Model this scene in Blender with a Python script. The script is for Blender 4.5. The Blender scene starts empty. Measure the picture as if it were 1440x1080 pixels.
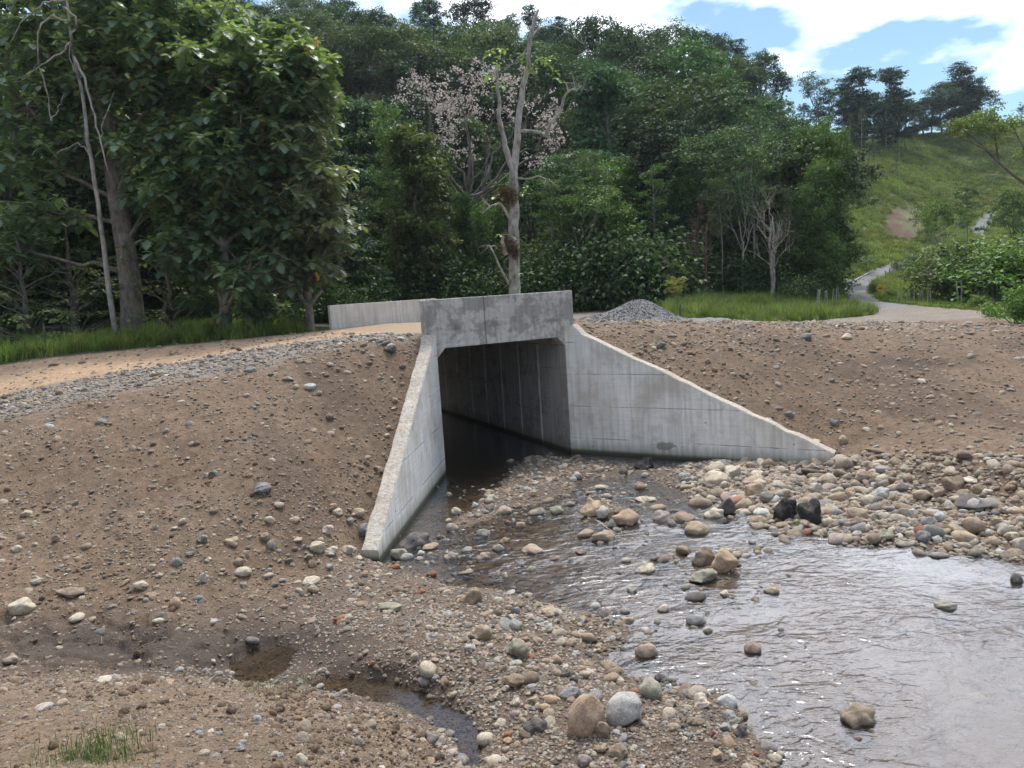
import bpy, bmesh, math, random
import numpy as np
from mathutils import Vector, Matrix, Euler

random.seed(7); RNG = np.random.default_rng(11)
scn = bpy.context.scene
COL = scn.collection

# ------------------------------------------------------------------ camera
PITCH, ROLL, CH, F = 0.1216, -0.0646, 4.2135, 1057.8
_f = np.array([0, math.cos(PITCH), -math.sin(PITCH)]); _r = np.array([1.0, 0, 0]); _u = np.cross(_r, _f)
CF = _f; CR = math.cos(ROLL)*_r + math.sin(ROLL)*_u; CU = -math.sin(ROLL)*_r + math.cos(ROLL)*_u
CP = np.array([0, 0, CH])
cam_d = bpy.data.cameras.new('camera'); cam = bpy.data.objects.new('camera', cam_d); COL.objects.link(cam)
cam.matrix_world = Matrix(((CR[0], CU[0], -CF[0], 0), (CR[1], CU[1], -CF[1], 0), (CR[2], CU[2], -CF[2], CH), (0, 0, 0, 1)))
cam_d.sensor_width = 36; cam_d.sensor_fit = 'HORIZONTAL'; cam_d.lens = 36*F/1440
cam_d.clip_start = 0.05; cam_d.clip_end = 3000
scn.camera = cam

# ------------------------------------------------------------------ world, sun, exposure
SUN_EL, SUN_AZ = math.radians(62), math.radians(12)     # azimuth measured from +Y towards +X
world = bpy.data.worlds.new('World'); scn.world = world; world.use_nodes = True
wn = world.node_tree.nodes; wl = world.node_tree.links; wn.clear()
def WN(t, **k):
    n = wn.new(t)
    for a, b in k.items(): setattr(n, a, b)
    return n
sky = WN('ShaderNodeTexSky', sky_type='NISHITA', sun_disc=False)
sky.sun_elevation = SUN_EL; sky.sun_rotation = SUN_AZ; sky.air_density = 1.0; sky.dust_density = 0.8; sky.altitude = 200
tc = WN('ShaderNodeTexCoord'); sep = WN('ShaderNodeSeparateXYZ'); wl.new(tc.outputs['Generated'], sep.inputs[0])
mz = WN('ShaderNodeMath', operation='MAXIMUM'); mz.inputs[1].default_value = 0.0; wl.new(sep.outputs['Z'], mz.inputs[0])
az = WN('ShaderNodeMath', operation='ADD'); az.inputs[1].default_value = 0.22; wl.new(mz.outputs[0], az.inputs[0])
dx = WN('ShaderNodeMath', operation='DIVIDE'); wl.new(sep.outputs['X'], dx.inputs[0]); wl.new(az.outputs[0], dx.inputs[1])
dy = WN('ShaderNodeMath', operation='DIVIDE'); wl.new(sep.outputs['Y'], dy.inputs[0]); wl.new(az.outputs[0], dy.inputs[1])
cmb = WN('ShaderNodeCombineXYZ'); wl.new(dx.outputs[0], cmb.inputs[0]); wl.new(dy.outputs[0], cmb.inputs[1])
cmb.inputs[2].default_value = 13.15
cn = WN('ShaderNodeTexNoise'); cn.inputs['Scale'].default_value = 1.05; cn.inputs['Detail'].default_value = 7; cn.inputs['Roughness'].default_value = 0.52
wl.new(cmb.outputs[0], cn.inputs['Vector'])
cr = WN('ShaderNodeValToRGB'); cr.color_ramp.elements[0].position = 0.485; cr.color_ramp.elements[1].position = 0.585
wl.new(cn.outputs[0], cr.inputs[0])
cn2 = WN('ShaderNodeTexNoise'); cn2.inputs['Scale'].default_value = 2.6; cn2.inputs['Detail'].default_value = 5; wl.new(cmb.outputs[0], cn2.inputs['Vector'])
cc = WN('ShaderNodeMix', data_type='RGBA'); cc.inputs[6].default_value = (9.0, 9.2, 9.7, 1); cc.inputs[7].default_value = (15, 14.9, 15, 1)
wl.new(cn2.outputs[0], cc.inputs[0])
lift = WN('ShaderNodeMix', data_type='RGBA', blend_type='MULTIPLY'); lift.inputs[0].default_value = 1.0; lift.inputs[7].default_value = (.95, 1.12, 1.12, 1)
wl.new(sky.outputs[0], lift.inputs[6])
sdv = (math.sin(SUN_AZ)*math.cos(SUN_EL), math.cos(SUN_AZ)*math.cos(SUN_EL), math.sin(SUN_EL))
dt = WN('ShaderNodeVectorMath', operation='DOT_PRODUCT'); dt.inputs[1].default_value = sdv; wl.new(tc.outputs['Generated'], dt.inputs[0])
dm = WN('ShaderNodeMath', operation='MAXIMUM'); dm.inputs[1].default_value = 0.0; wl.new(dt.outputs['Value'], dm.inputs[0])
dp = WN('ShaderNodeMath', operation='POWER'); dp.inputs[1].default_value = 3.0; wl.new(dm.outputs[0], dp.inputs[0])
da = WN('ShaderNodeMath', operation='MULTIPLY_ADD'); da.inputs[1].default_value = 2.6; da.inputs[2].default_value = 1.0; wl.new(dp.outputs[0], da.inputs[0])
ccb = WN('ShaderNodeVectorMath', operation='SCALE'); wl.new(cc.outputs[2], ccb.inputs[0]); wl.new(da.outputs[0], ccb.inputs['Scale'])
mixs = WN('ShaderNodeMix', data_type='RGBA'); wl.new(cr.outputs[0], mixs.inputs[0]); wl.new(lift.outputs[2], mixs.inputs[6]); wl.new(ccb.outputs[0], mixs.inputs[7])
bg = WN('ShaderNodeBackground'); bg.inputs['Strength'].default_value = 0.09; wl.new(mixs.outputs[2], bg.inputs['Color'])
wo = WN('ShaderNodeOutputWorld'); wl.new(bg.outputs[0], wo.inputs['Surface'])
world.cycles.sampling_method = 'MANUAL'; world.cycles.sample_map_resolution = 512

sun_d = bpy.data.lights.new('sun', 'SUN'); sun = bpy.data.objects.new('sun', sun_d); COL.objects.link(sun)
sun_d.energy = 2.0; sun_d.angle = math.radians(8); sun_d.color = (1.0, 0.95, 0.88)
sd = Vector((math.sin(SUN_AZ)*math.cos(SUN_EL), math.cos(SUN_AZ)*math.cos(SUN_EL), math.sin(SUN_EL)))
sun.rotation_euler = sd.to_track_quat('Z', 'Y').to_euler()
vs = scn.view_settings; vs.view_transform = 'Standard'; vs.look = 'None'; vs.exposure = 0.6; vs.gamma = 1; vs.use_curve_mapping = False
scn.cycles.max_bounces = 6; scn.cycles.diffuse_bounces = 3; scn.cycles.glossy_bounces = 3; scn.cycles.transparent_max_bounces = 12
scn.cycles.use_denoising = True

# ------------------------------------------------------------------ helpers: picture <-> place
def ray(px, py): return CF + (px-720)/F*CR + (540-py)/F*CU
def at_d(px, py, D): return CP + D*ray(px, py)
def at_z(px, py, z):
    d = ray(px, py); return CP + d*((z-CH)/d[2])
def proj(P):
    d = np.asarray(P, float) - CP; z = d @ CF; z = np.where(z > 0.05, z, 0.05)
    return np.stack([720 + F*(d @ CR)/z, 540 - F*(d @ CU)/z], -1), z
def z_on(x, y, py):      # height above (x, y) that shows at row py
    lo, hi = -5.0, 90.0
    for _ in range(50):
        m = (lo+hi)/2
        q, _z = proj((x, y, m))
        if q[1] > py: lo = m
        else: hi = m
    return (lo+hi)/2
def hash2(ix, iy, s):
    h = (ix*374761393 + iy*668265263 + s*974634777) & 0x7fffffff
    h = ((h ^ (h >> 13))*1274126177) & 0x7fffffff
    return ((h ^ (h >> 16)) & 0xffff)/65535.0
def vnoise(x, y, s=0):
    ix = np.floor(x).astype(np.int64); iy = np.floor(y).astype(np.int64); fx = x-ix; fy = y-iy
    fx = fx*fx*(3-2*fx); fy = fy*fy*(3-2*fy)
    a = hash2(ix, iy, s); b = hash2(ix+1, iy, s); c = hash2(ix, iy+1, s); d = hash2(ix+1, iy+1, s)
    return (a*(1-fx)+b*fx)*(1-fy) + (c*(1-fx)+d*fx)*fy
def fbm(x, y, sc, octv=4, s=0, g=0.5):
    x = np.asarray(x, float)/sc; y = np.asarray(y, float)/sc; r = 0; a = 1; t = 0
    for i in range(octv):
        r = r + a*vnoise(x + 17.3*i, y - 9.1*i, s+i); t += a; a *= g; x = x*2.03; y = y*2.03
    return r/t*2-1
def sst(a, b, x):
    t = np.clip((x-a)/(b-a), 0, 1); return t*t*(3-2*t)
def inpoly(px, py, poly):
    r = np.zeros(np.shape(px), bool); n = len(poly); j = n-1
    for i in range(n):
        xi, yi = poly[i][:2]; xj, yj = poly[j][:2]
        if yi != yj:
            r ^= ((yi > py) != (yj > py)) & (px < (xj-xi)*(py-yi)/(yj-yi)+xi)
        j = i
    return r
def sdf(px, py, poly):
    d = np.full(np.shape(px), 1e9); n = len(poly)
    for i in range(n):
        ax, ay = poly[i][:2]; bx, by = poly[(i+1) % n][:2]; ex, ey = bx-ax, by-ay
        t = np.clip(((px-ax)*ex+(py-ay)*ey)/(ex*ex+ey*ey+1e-9), 0, 1)
        d = np.minimum(d, np.hypot(px-ax-t*ex, py-ay-t*ey))
    return np.where(inpoly(px, py, poly), d, -d)

# culvert frame: u along the headwall, v along the barrel, z up
CX, CY, YAW, CW, CL, TOP, DECK, HH = -1.7081, 17.6605, 0.4463, 3.4405, 9.897, 4.154, 3.32, 3.0
cc_, cs_ = math.cos(YAW), math.sin(YAW)
def C2W(u, v, z=0.0): return np.array([CX + u*cc_ - v*cs_, CY + u*cs_ + v*cc_, z])
def W2C(x, y): return (x-CX)*cc_ + (y-CY)*cs_, -(x-CX)*cs_ + (y-CY)*cc_

AL = C2W(0, 0); AR = C2W(CW, 0)
BL = at_z(534, 792, 0.0); BR = at_z(1173, 655, 0.08)
ZL_TOP = z_on(AL[0]-0.05, AL[1], 470); ZR_TOP = z_on(AR[0], AR[1], 458)
ZBL = 0.22; ZBR = z_on(BR[0], BR[1], 638)
print('wing tops', ZL_TOP, ZR_TOP, ZBR, BL, BR)

# ------------------------------------------------------------------ terrain
ctrl = []
def cz(px, py, z): p = at_z(px, py, z); ctrl.append((p[0], p[1], z))
def cd(px, py, D): p = at_d(px, py, D); ctrl.append((p[0], p[1], p[2]))
def cw(x, y, z): ctrl.append((x, y, z))
# left shoulder crest, road, far edge
for a in [(0, 598, 13.6), (150, 562, 14.5), (300, 530, 15.4), (450, 499, 16.4), (560, 478, 17.2)]: cd(*a)
for a in [(0, 548, 18), (250, 506, 20), (450, 476, 21.5), (0, 515, 21.5), (130, 497, 22.8), (250, 485, 24), (370, 473, 25.4), (455, 464, 26.6)]: cd(*a)
for a in [(-300, 700, 12), (-300, 600, 19), (-300, 545, 23)]: cd(*a)
for a in [(0, 492, 28), (200, 474, 29), (400, 458, 31), (0, 483, 36), (250, 463, 37), (-300, 500, 38), (480, 444, 38)]: cd(*a)
# left slope, toe, gully
for a in [(0, 850, .72), (200, 830, .62), (380, 810, .42), (0, 720, 1.42), (200, 690, 1.5), (400, 660, 1.55), (420, 740, .85), (-300, 800, 1.6), (-300, 950, .9),
          (60, 905, .46), (180, 915, .34), (300, 905, .24), (380, 935, -.03), (350, 925, .0), (430, 880, .05), (480, 845, .06), (240, 880, .45), (0, 940, .5), (-250, 1000, .7)]: cz(*a)
for a in [(445, 960, .0), (530, 972, .06), (600, 992, .06), (655, 1012, .06), (664, 1060, .06), (470, 900, .14), (560, 920, .16), (640, 940, .14)]: cz(*a)
# near mound
for a in [(-200, 1000, 1.15), (0, 962, .98), (100, 962, .96), (200, 962, .92), (300, 965, .86), (400, 972, .72), (480, 985, .58), (560, 1010, .45), (620, 1050, .35), (0, 1080, 1.45), (200, 1080, 1.42), (400, 1080, 1.2), (520, 1080, .9), (600, 1090, .5), (0, 1300, 2.0), (300, 1300, 1.9), (600, 1300, 1.0), (-300, 1200, 1.8)]: cz(*a)
# behind left wing
for t, w_ in [(0.06, -.1), (0.25, -.10), (0.5, -.12), (0.75, -.10), (0.95, -.08)]:
    p = AL*(1-t)+BL*t; z = ZL_TOP*(1-t)+ZBL*t
    nx, ny = (AL-BL)[1], -(AL-BL)[0]; n_ = math.hypot(nx, ny); cw(p[0]-nx/n_*.45, p[1]-ny/n_*.45, z+w_)
# channel
for a in [(560, 800, .02), (620, 870, .05), (700, 850, .04), (760, 950, .04), (700, 1000, .06), (760, 1080, .06), (850, 1050, .05), (700, 760, 0), (900, 760, 0), (1000, 850, 0), (1100, 1000, 0), (1300, 900, 0), (1440, 1000, 0), (1300, 800, 0),
          (1440, 860, 0), (1700, 900, .1), (1700, 1200, 0), (1200, 1250, 0), (900, 1250, 0.1), (820, 700, 0), (950, 690, 0), (1080, 700, .05), (1200, 740, .05), (1330, 760, .05), (1440, 780, .05)]: cz(*a)
# right bank
for a in [(1100, 668, .05), (1180, 668, .1), (1260, 685, .15), (1340, 695, .22), (1440, 705, .35), (1240, 640, .45), (1330, 655, .6), (1440, 655, .75), (1420, 740, .12)]: cz(*a)
for t in [0.06, 0.25, 0.5, 0.75, 0.95]:
    p = AR*(1-t)+BR*t; z = ZR_TOP*(1-t)+ZBR*t
    nx, ny = -(BR-AR)[1], (BR-AR)[0]; n_ = math.hypot(nx, ny); cw(p[0]+nx/n_*.45, p[1]+ny/n_*.45, z-.1)
for a in [(830, 459, 19.8), (900, 464, 20.1), (1000, 466, 20.4), (1100, 467, 20.8), (1200, 468, 21), (1300, 470, 20.8), (1430, 474, 20.2), (1600, 480, 19), (1600, 620, 15)]: cd(*a)
for a in [(850, 455, 24), (1000, 455, 26), (1200, 455, 26), (1400, 456, 25), (900, 449, 29), (1000, 444, 32), (1100, 441, 36), (1200, 437, 38), (1300, 435, 36), (1400, 440, 32), (1600, 445, 30),
          (1180, 424, 44), (1280, 426, 44), (1400, 424, 44), (1190, 408, 54), (1230, 390, 68), (1280, 375, 84), (1330, 420, 55), (1430, 415, 60), (1300, 395, 70), (1150, 415, 56)]: cd(*a)
# decks of the road over the barrel
for u, v in [(-.4, .1), (-.4, 2.5), (CW+.4, .1), (CW+.4, 2.5), (1.7, .8), (-.8, 1), (-.8, 5), (-.8, 9), (4.4, 1), (4.4, 5), (4.4, 9), (1.7, 5), (1.7, 9), (1.7, 13)]: p = C2W(u, v); cw(p[0], p[1], DECK-.02 - (0.2 if v > 10 else 0))
# forest floor and hill
for px in (-700, -350, 0, 350, 560, 700, 950):
    for D, z in [(42, 2.9), (52, 4.0), (64, 7.5), (80, 15.5), (100, 27), (120, 36), (140, 41), (170, 42), (230, 36)]:
        k = 1.13 if px < 500 else 1.06 if px < 600 else 1.03 if px < 800 else 0.87
        if px == 700: k = 1.0
        p = at_d(px, 420, D); cw(p[0], p[1], 2.5+(z-2.5)*k if D > 50 else z)
for a in [(1110, 172, 118), (1060, 150, 125), (1090, 260, 92), (1110, 340, 70), (1150, 330, 84), (1160, 195, 125), (1200, 215, 128), (1240, 205, 138), (1300, 192, 154), (1370, 180, 165), (1440, 170, 170), (1600, 160, 175),
          (1200, 290, 100), (1260, 290, 104), (1300, 345, 92), (1240, 360, 84), (1300, 250, 122), (1350, 260, 126), (1340, 300, 110), (1380, 318, 112), (1400, 297, 120), (1400, 240, 138), (1440, 300, 118), (1440, 230, 140), (1600, 250, 140), (1380, 370, 90), (1440, 360, 90), (1600, 350, 92), (1600, 420, 60)]: cd(*a)
for px in (1100, 1200, 1300, 1440, 1650): p = at_d(px, 420, 200); cw(p[0], p[1], 24); p = at_d(px, 420, 300); cw(p[0], p[1], 8)
ctrl = np.array(ctrl)
def lp(x, y):
    a = np.clip(np.arctan2(x, y), -1.05, 1.05); r = np.clip(np.hypot(x, y), 2.0, 260)
    return a*1.3, np.log(r)
_ca, _cb = lp(ctrl[:, 0], ctrl[:, 1]); _k2 = 0.03**2
_A = np.sqrt((_ca[:, None]-_ca)**2 + (_cb[:, None]-_cb)**2 + _k2)
_n = len(ctrl); _M = np.zeros((_n+1, _n+1)); _M[:_n, :_n] = _A - np.eye(_n)*0.003; _M[:_n, _n] = 1; _M[_n, :_n] = 1
_w = np.linalg.solve(_M, np.append(ctrl[:, 2], 0))
def base_h(x, y):
    x = np.asarray(x, float).ravel(); y = np.asarray(y, float).ravel(); out = np.empty(len(x))
    for i in range(0, len(x), 20000):
        a, b = lp(x[i:i+20000], y[i:i+20000])
        out[i:i+20000] = np.sqrt((a[:, None]-_ca)**2 + (b[:, None]-_cb)**2 + _k2) @ _w[:_n] + _w[_n]
    return out
P0 = lambda pts: [tuple(at_z(a, b, 0.0)[:2]) for a, b in pts]
LANDS = [P0([(300, 830), (520, 800), (560, 806), (620, 800), (650, 815), (700, 822), (745, 842), (800, 852), (850, 872), (872, 885), (846, 905), (832, 930), (850, 955), (905, 968), (940, 975), (960, 962), (1020, 968), (1050, 1000), (1080, 1040), (1130, 1100), (900, 1130), (690, 1130), (676, 1085), (668, 1020), (615, 978), (560, 958), (470, 952), (440, 968), (402, 960), (395, 925), (330, 930), (250, 880)]),
         P0([(735, 643), (770, 640), (900, 656), (880, 668), (815, 676), (800, 690), (770, 704), (720, 722), (660, 735), (632, 742), (640, 728), (690, 700), (715, 672)]),
         P0([(880, 662), (1000, 652), (1180, 650), (1260, 640), (1600, 640), (1600, 800), (1450, 792), (1400, 776), (1330, 768), (1270, 764), (1215, 765), (1150, 752), (1085, 740), (1050, 722), (1000, 700), (960, 690), (920, 676)]),
         P0([(820, 712), (850, 700), (900, 722), (900, 745), (850, 762), (815, 750)]),
         P0([(975, 812), (990, 790), (1040, 790), (1045, 806), (1015, 822)])]
PUDS = [P0([(326, 930), (352, 914), (388, 906), (396, 916), (392, 940), (376, 956), (338, 952)]),
        P0([(440, 962), (470, 950), (540, 956), (600, 974), (625, 990), (655, 1008), (668, 1040), (668, 1085), (655, 1085), (648, 1040), (612, 1006), (550, 984), (480, 972)])]
INNER = [tuple(p[:2]) for p in (BL, AL, C2W(0, CL), C2W(-.5, CL+9), C2W(CW+.5, CL+9), C2W(CW, CL), AR, BR)]
def inner_dist(x, y): return sdf(x, y, INNER)
def shore(x, y):
    s = np.full(np.shape(x), -9.0)
    for L in LANDS: s = np.maximum(s, sdf(x, y, L))
    return s
def ground_full(x, y):
    x = np.asarray(x, float).ravel(); y = np.asarray(y, float).ravel()
    r = np.hypot(x, y); z = base_h(x, y); near = r < 32; xn, yn = x[near], y[near]; zn = z[near]
    sh = shore(xn, yn) + fbm(xn, yn, .9, 3, 5)*.22
    idd = inner_dist(xn, yn)
    inside = idd > -0.12
    zn = np.where(inside, np.minimum(zn, 0.0)*0, zn)
    w = 1 - sst(.12, .5, zn)
    sz = np.where(sh > 0, np.clip(sh*.16, 0, .10), np.clip(sh*.22, -.16, 0))
    pud = np.full(xn.shape, -9.0)
    for p in PUDS: pud = np.maximum(pud, sdf(xn, yn, p))
    zn = zn + w*sz
    pk = sst(-.12, .06, pud)
    zn = zn*(1-pk) + np.minimum(zn, -.05)*pk
    # bumps
    dry = sst(-.05, .08, zn)
    u, v = W2C(xn, yn)
    road = sst(-.2, .6, v)*(1-sst(.2, .5, np.where(inside, 1, 0)))
    am = (1-.6*road)
    zn = zn + am*(fbm(xn, yn, 1.3, 3, 20)*.055*(.35+.65*sst(.1, .5, zn)) + fbm(xn, yn, .32, 3, 30)*.022*(1-pk*.8) + fbm(xn, yn, .09, 2, 40)*.007*dry)
    rill = np.clip(1-np.abs(fbm(u + .5*fbm(xn, yn, 1.1, 2, 12), v*.14, .8, 3, 13))*5, 0, 1)*sst(.3, .6, zn)*(1-sst(-.6, .0, v))*(1-sst(CW-.5, CW+.5, u)*0)
    zn = zn - rill*.045*(.4+.6*vnoise(xn/1.7, yn/1.7, 14))
    # eroded lumps on the mud of the gully and the edge of the near mound
    q, _ = proj(np.stack([xn, yn, zn], 1))
    lump = np.clip(1-np.abs(fbm(xn, yn, .35, 3, 77))*5, 0, 1)
    g = sst(850, 880, q[:, 1])*(1-sst(945, 960, q[:, 1]))*(1-sst(380, 460, q[:, 0]))
    zn = zn - g*lump*.07
    g2 = sst(965, 1000, q[:, 1])*sst(430, 560, q[:, 0])*(1-sst(650, 680, q[:, 0]))*sst(.15, .4, zn); zn = zn + g2*(fbm(xn, yn, .16, 4, 88)*.07 - lump*.03)
    z[near] = zn
    far = ~near
    z[far] += fbm(x[far], y[far], 9, 4, 50)*np.clip((r[far]-32)/60, 0, .9)
    return z
def G(x, y): return float(ground_full([x], [y])[0])
def hit(px, py):         # where the ray through a picture point meets the ground
    d = ray(px, py); t = np.concatenate([np.linspace(2.5, 30, 1600), np.linspace(30, 240, 900)])
    P = CP + t[:, None]*d; h = P[:, 2]-base_or(P[:, 0], P[:, 1]); k = np.argmax(h < 0)
    if h[k] >= 0: k = len(t)-1
    return P[k], t[k]
def base_or(x, y): return ground_full(x, y)

NA, NR = 540, 900
az_ = np.concatenate([np.linspace(-math.pi, -.95, 40)[:-1], np.linspace(-.95, .95, NA), np.linspace(.95, math.pi, 40)[1:]])
rr_ = np.concatenate([[0.2, 1.0, 1.8], np.geomspace(2.3, 34, 720), np.geomspace(34, 330, 180)[1:], [600, 1400]])
na, nr = len(az_), len(rr_)
RA, RR = np.meshgrid(az_, rr_, indexing='ij'); gx = (np.sin(RA)*RR).ravel(); gy = (np.cos(RA)*RR).ravel()
gz = ground_full(gx, gy)

# ------------------------------------------------------------------ ground material classes, per vertex
q, qd = proj(np.stack([gx, gy, gz], 1)); qx, qy = q[:, 0], q[:, 1]
uu, vv = W2C(gx, gy); rad = np.hypot(gx, gy)
def lerp(c, m, col): return c*(1-m[:, None]) + np.array(col)[None]*m[:, None]
n1 = fbm(gx, gy, 2.2, 4, 60); n2 = fbm(gx, gy, .5, 3, 61); n3 = fbm(gx, gy, 7, 3, 62)
SOIL = (.170, .117, .077)
c = np.tile(np.array(SOIL), (len(gx), 1)); wet = np.zeros(len(gx))
c = lerp(c, sst(.0, .5, n1)*.5, (.20, .145, .10)); c = lerp(c, sst(.1, .6, n2)*.35, (.205, .125, .078))
leftside = (uu < 1.7)
road_l = leftside & (rad < 40)
m = sst(-.3, .5, vv + n2*.6 + n1*.5)*(1-sst(3.0, 4.0, vv + n1*.7))*road_l*(uu > -16)
c = lerp(c, m*.75, (.235, .205, .175))
m = sst(2.9, 3.8, vv + n1*.6)*(1-sst(9.0, 9.6, vv + n2*.4))*road_l
c = lerp(c, m, (.40, .27, .17)); c = lerp(c, m*sst(.0, .5, n2)*.5, (.30, .22, .16)); c = lerp(c, m*sst(.1, .5, fbm(vv, uu*.15, .5, 3, 9))*.6, (.44, .31, .205))
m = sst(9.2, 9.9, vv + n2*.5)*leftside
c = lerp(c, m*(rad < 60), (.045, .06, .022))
# right side road fan
right = (uu > 1.7)
m = sst(.9, 1.8, vv + n1*.5)*right
c = lerp(c, m*(rad < 80), (.205, .175, .145)); c = lerp(c, m*sst(.0, .5, n1)*(rad < 80)*.6, (.165, .158, .15)); c = lerp(c, m*(rad < 80)*sst(.1, .5, fbm(vv, uu*.2, .8, 3, 19))*.5, (.27, .21, .155))
GRASSC = (.095, .15, .035)
grassm = np.zeros(len(gx), bool)
for poly in ([(925, 448), (960, 430), (1080, 420), (1185, 416), (1195, 428), (1232, 436), (1226, 443), (1130, 452), (1092, 454), (1010, 447)],
             [(1290, 430), (1240, 424), (1218, 412), (1222, 398), (1250, 380), (1440, 395), (1500, 440), (1405, 438)],
             [(1395, 445), (1500, 440), (1500, 462), (1440, 458)]):
    grassm |= inpoly(qx + n2*6, qy + n2*2, poly) & (rad > 22) & (rad < 90)
farr = rad > 58
pav = np.zeros(len(gx), bool)
for poly in ([(1183, 420), (1183, 402), (1194, 392), (1226, 380), (1262, 371), (1284, 364), (1284, 371), (1252, 381), (1234, 389), (1222, 400), (1219, 412), (1245, 424), (1285, 431), (1230, 437), (1195, 428)],
             [(1364, 322), (1372, 314), (1392, 298), (1402, 298), (1392, 312), (1380, 330), (1364, 330)]):
    pav |= inpoly(qx, qy, poly) & (rad > 38)
hillright = (qx > 1085) & farr
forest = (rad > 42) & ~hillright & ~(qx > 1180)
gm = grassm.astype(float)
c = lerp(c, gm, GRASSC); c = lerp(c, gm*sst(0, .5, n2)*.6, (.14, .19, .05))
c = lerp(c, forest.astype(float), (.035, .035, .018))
past = (hillright & ~pav & ~grassm) | ((rad > 150) & ~forest)
pm = past.astype(float)
c = lerp(c, pm, (.165, .195, .085)); c = lerp(c, pm*sst(-.1, .4, n3), (.21, .22, .105)); c = lerp(c, pm*sst(.2, .6, -n3)*.5, (.075, .105, .045))
redb = (np.exp(-(((qx-1272)/32)**2 + ((qy-312)/34)**2)) + .8*np.exp(-(((qx-1200)/45)**2 + ((qy-335)/16)**2)))*(.6+n1)
c = lerp(c, np.clip(redb*pm*2.0, 0, 1), (.105, .062, .040))
c = lerp(c, np.clip(np.exp(-(((qx-1395)/60)**2 + ((qy-265)/18)**2))*pm*(.5+n3), 0, 1), (.20, .17, .08))
c = lerp(c, pav.astype(float), (.20, .20, .20))
# streambed, bars, mud
zl = 1 - sst(.10, .42, gz)
sidein = (inner_dist(gx, gy) > -.1)
low = zl*((vv < 1) | sidein)*(rad < 30)
c = lerp(c, low*.8, (.145, .105, .078)); c = lerp(c, low*sst(0, .5, n2)*.5, (.13, .10, .08))
under = (1-sst(-.05, .01, gz))*((vv < 1) | sidein)*(rad < 30)
c = lerp(c, under*.85, (.20, .145, .09))
gul = np.exp(-(((qx-230)/260)**2 + ((qy-912)/42)**2))*(gz < .8)
mud = np.clip(gul*1.8*(.8+n2*.6), 0, 1)
c = lerp(c, mud*.92, (.080, .056, .042)); 
wet = np.clip(mud + low*.55*(.6+n2) + under, 0, 1)
dp_k = sst(.12, .45, fbm(uu*1.0, vv*.35, 1.4, 4, 66))*(vv < -.3)*(rad < 30)*(gz > .3)
c = lerp(c, dp_k*.55, (.085, .060, .043)); c = lerp(c, np.clip(1.4*np.exp(-(((qx-1290)/55)**2 + ((qy-508)/10)**2))*(.8+n2), 0, 1)*.8, (.075, .055, .042))
toe_r = np.exp(-((np.clip(gz, 0, 9)-.35)/.35)**2)*(uu > 3)*(vv < 0)*(rad < 30)*sst(-.2, .3, n1)
toe_r = toe_r*1.4; c = lerp(c, np.clip(toe_r*.8, 0, 1), (.085, .060, .044)); wet = np.clip(wet+toe_r*.3, 0, 1)
mound = (qy > 950)*(qx < 680)*(gz > .45)*(rad < 9)
c = lerp(c, mound*.5, (.20, .143, .095))
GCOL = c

def new_mesh(name, V, Fc, mat=None, smooth=False, cols=None, vals=None):
    """V (n,3); Fc (m,k) array or list of such arrays / faces"""
    me = bpy.data.meshes.new(name); V = np.asarray(V, np.float32)
    if isinstance(Fc, np.ndarray): Fc = [Fc]
    loops = np.concatenate([np.asarray(a, np.int32).ravel() for a in Fc]) if Fc else np.zeros(0, np.int32)
    sizes = np.concatenate([np.full(len(a), np.asarray(a).shape[1], np.int32) for a in Fc])
    starts = np.concatenate([[0], np.cumsum(sizes)[:-1]]).astype(np.int32)
    me.vertices.add(len(V)); me.vertices.foreach_set('co', V.ravel())
    me.loops.add(len(loops)); me.loops.foreach_set('vertex_index', loops)
    me.polygons.add(len(sizes)); me.polygons.foreach_set('loop_start', starts); me.polygons.foreach_set('loop_total', sizes)
    me.update(calc_edges=True)
    me.polygons.foreach_set('use_smooth', np.full(len(sizes), bool(smooth)))
    if cols is not None:
        a = me.attributes.new('col', 'FLOAT_COLOR', 'POINT'); cc4 = np.ones((len(V), 4), np.float32); cc4[:, :cols.shape[1]] = cols; a.data.foreach_set('color', cc4.ravel())
    if vals is not None:
        for k, v in vals.items():
            a = me.attributes.new(k, 'FLOAT', 'POINT'); a.data.foreach_set('value', np.asarray(v, np.float32))
    if mat: me.materials.append(mat)
    me.validate(); return me
def link(name, me, parent=None, loc=None, rot=None, scale=None):
    o = bpy.data.objects.new(name, me); COL.objects.link(o)
    if parent is not None: o.parent = parent
    if loc is not None: o.location = loc
    if rot is not None: o.rotation_euler = rot
    if scale is not None: o.scale = scale
    return o
def tag(o, label=None, cat=None, group=None, kind=None):
    if label: o['label'] = label
    if cat: o['category'] = cat
    if group: o['group'] = group
    if kind: o['kind'] = kind
    return o
def empty(name, loc, label, cat, group=None, rz=0, sc=None):
    o = bpy.data.objects.new(name, None); COL.objects.link(o); o.location = loc; o.rotation_euler = (0, 0, rz); o.empty_display_size = .2
    if sc is not None: o.scale = sc
    return tag(o, label, cat, group)

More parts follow.
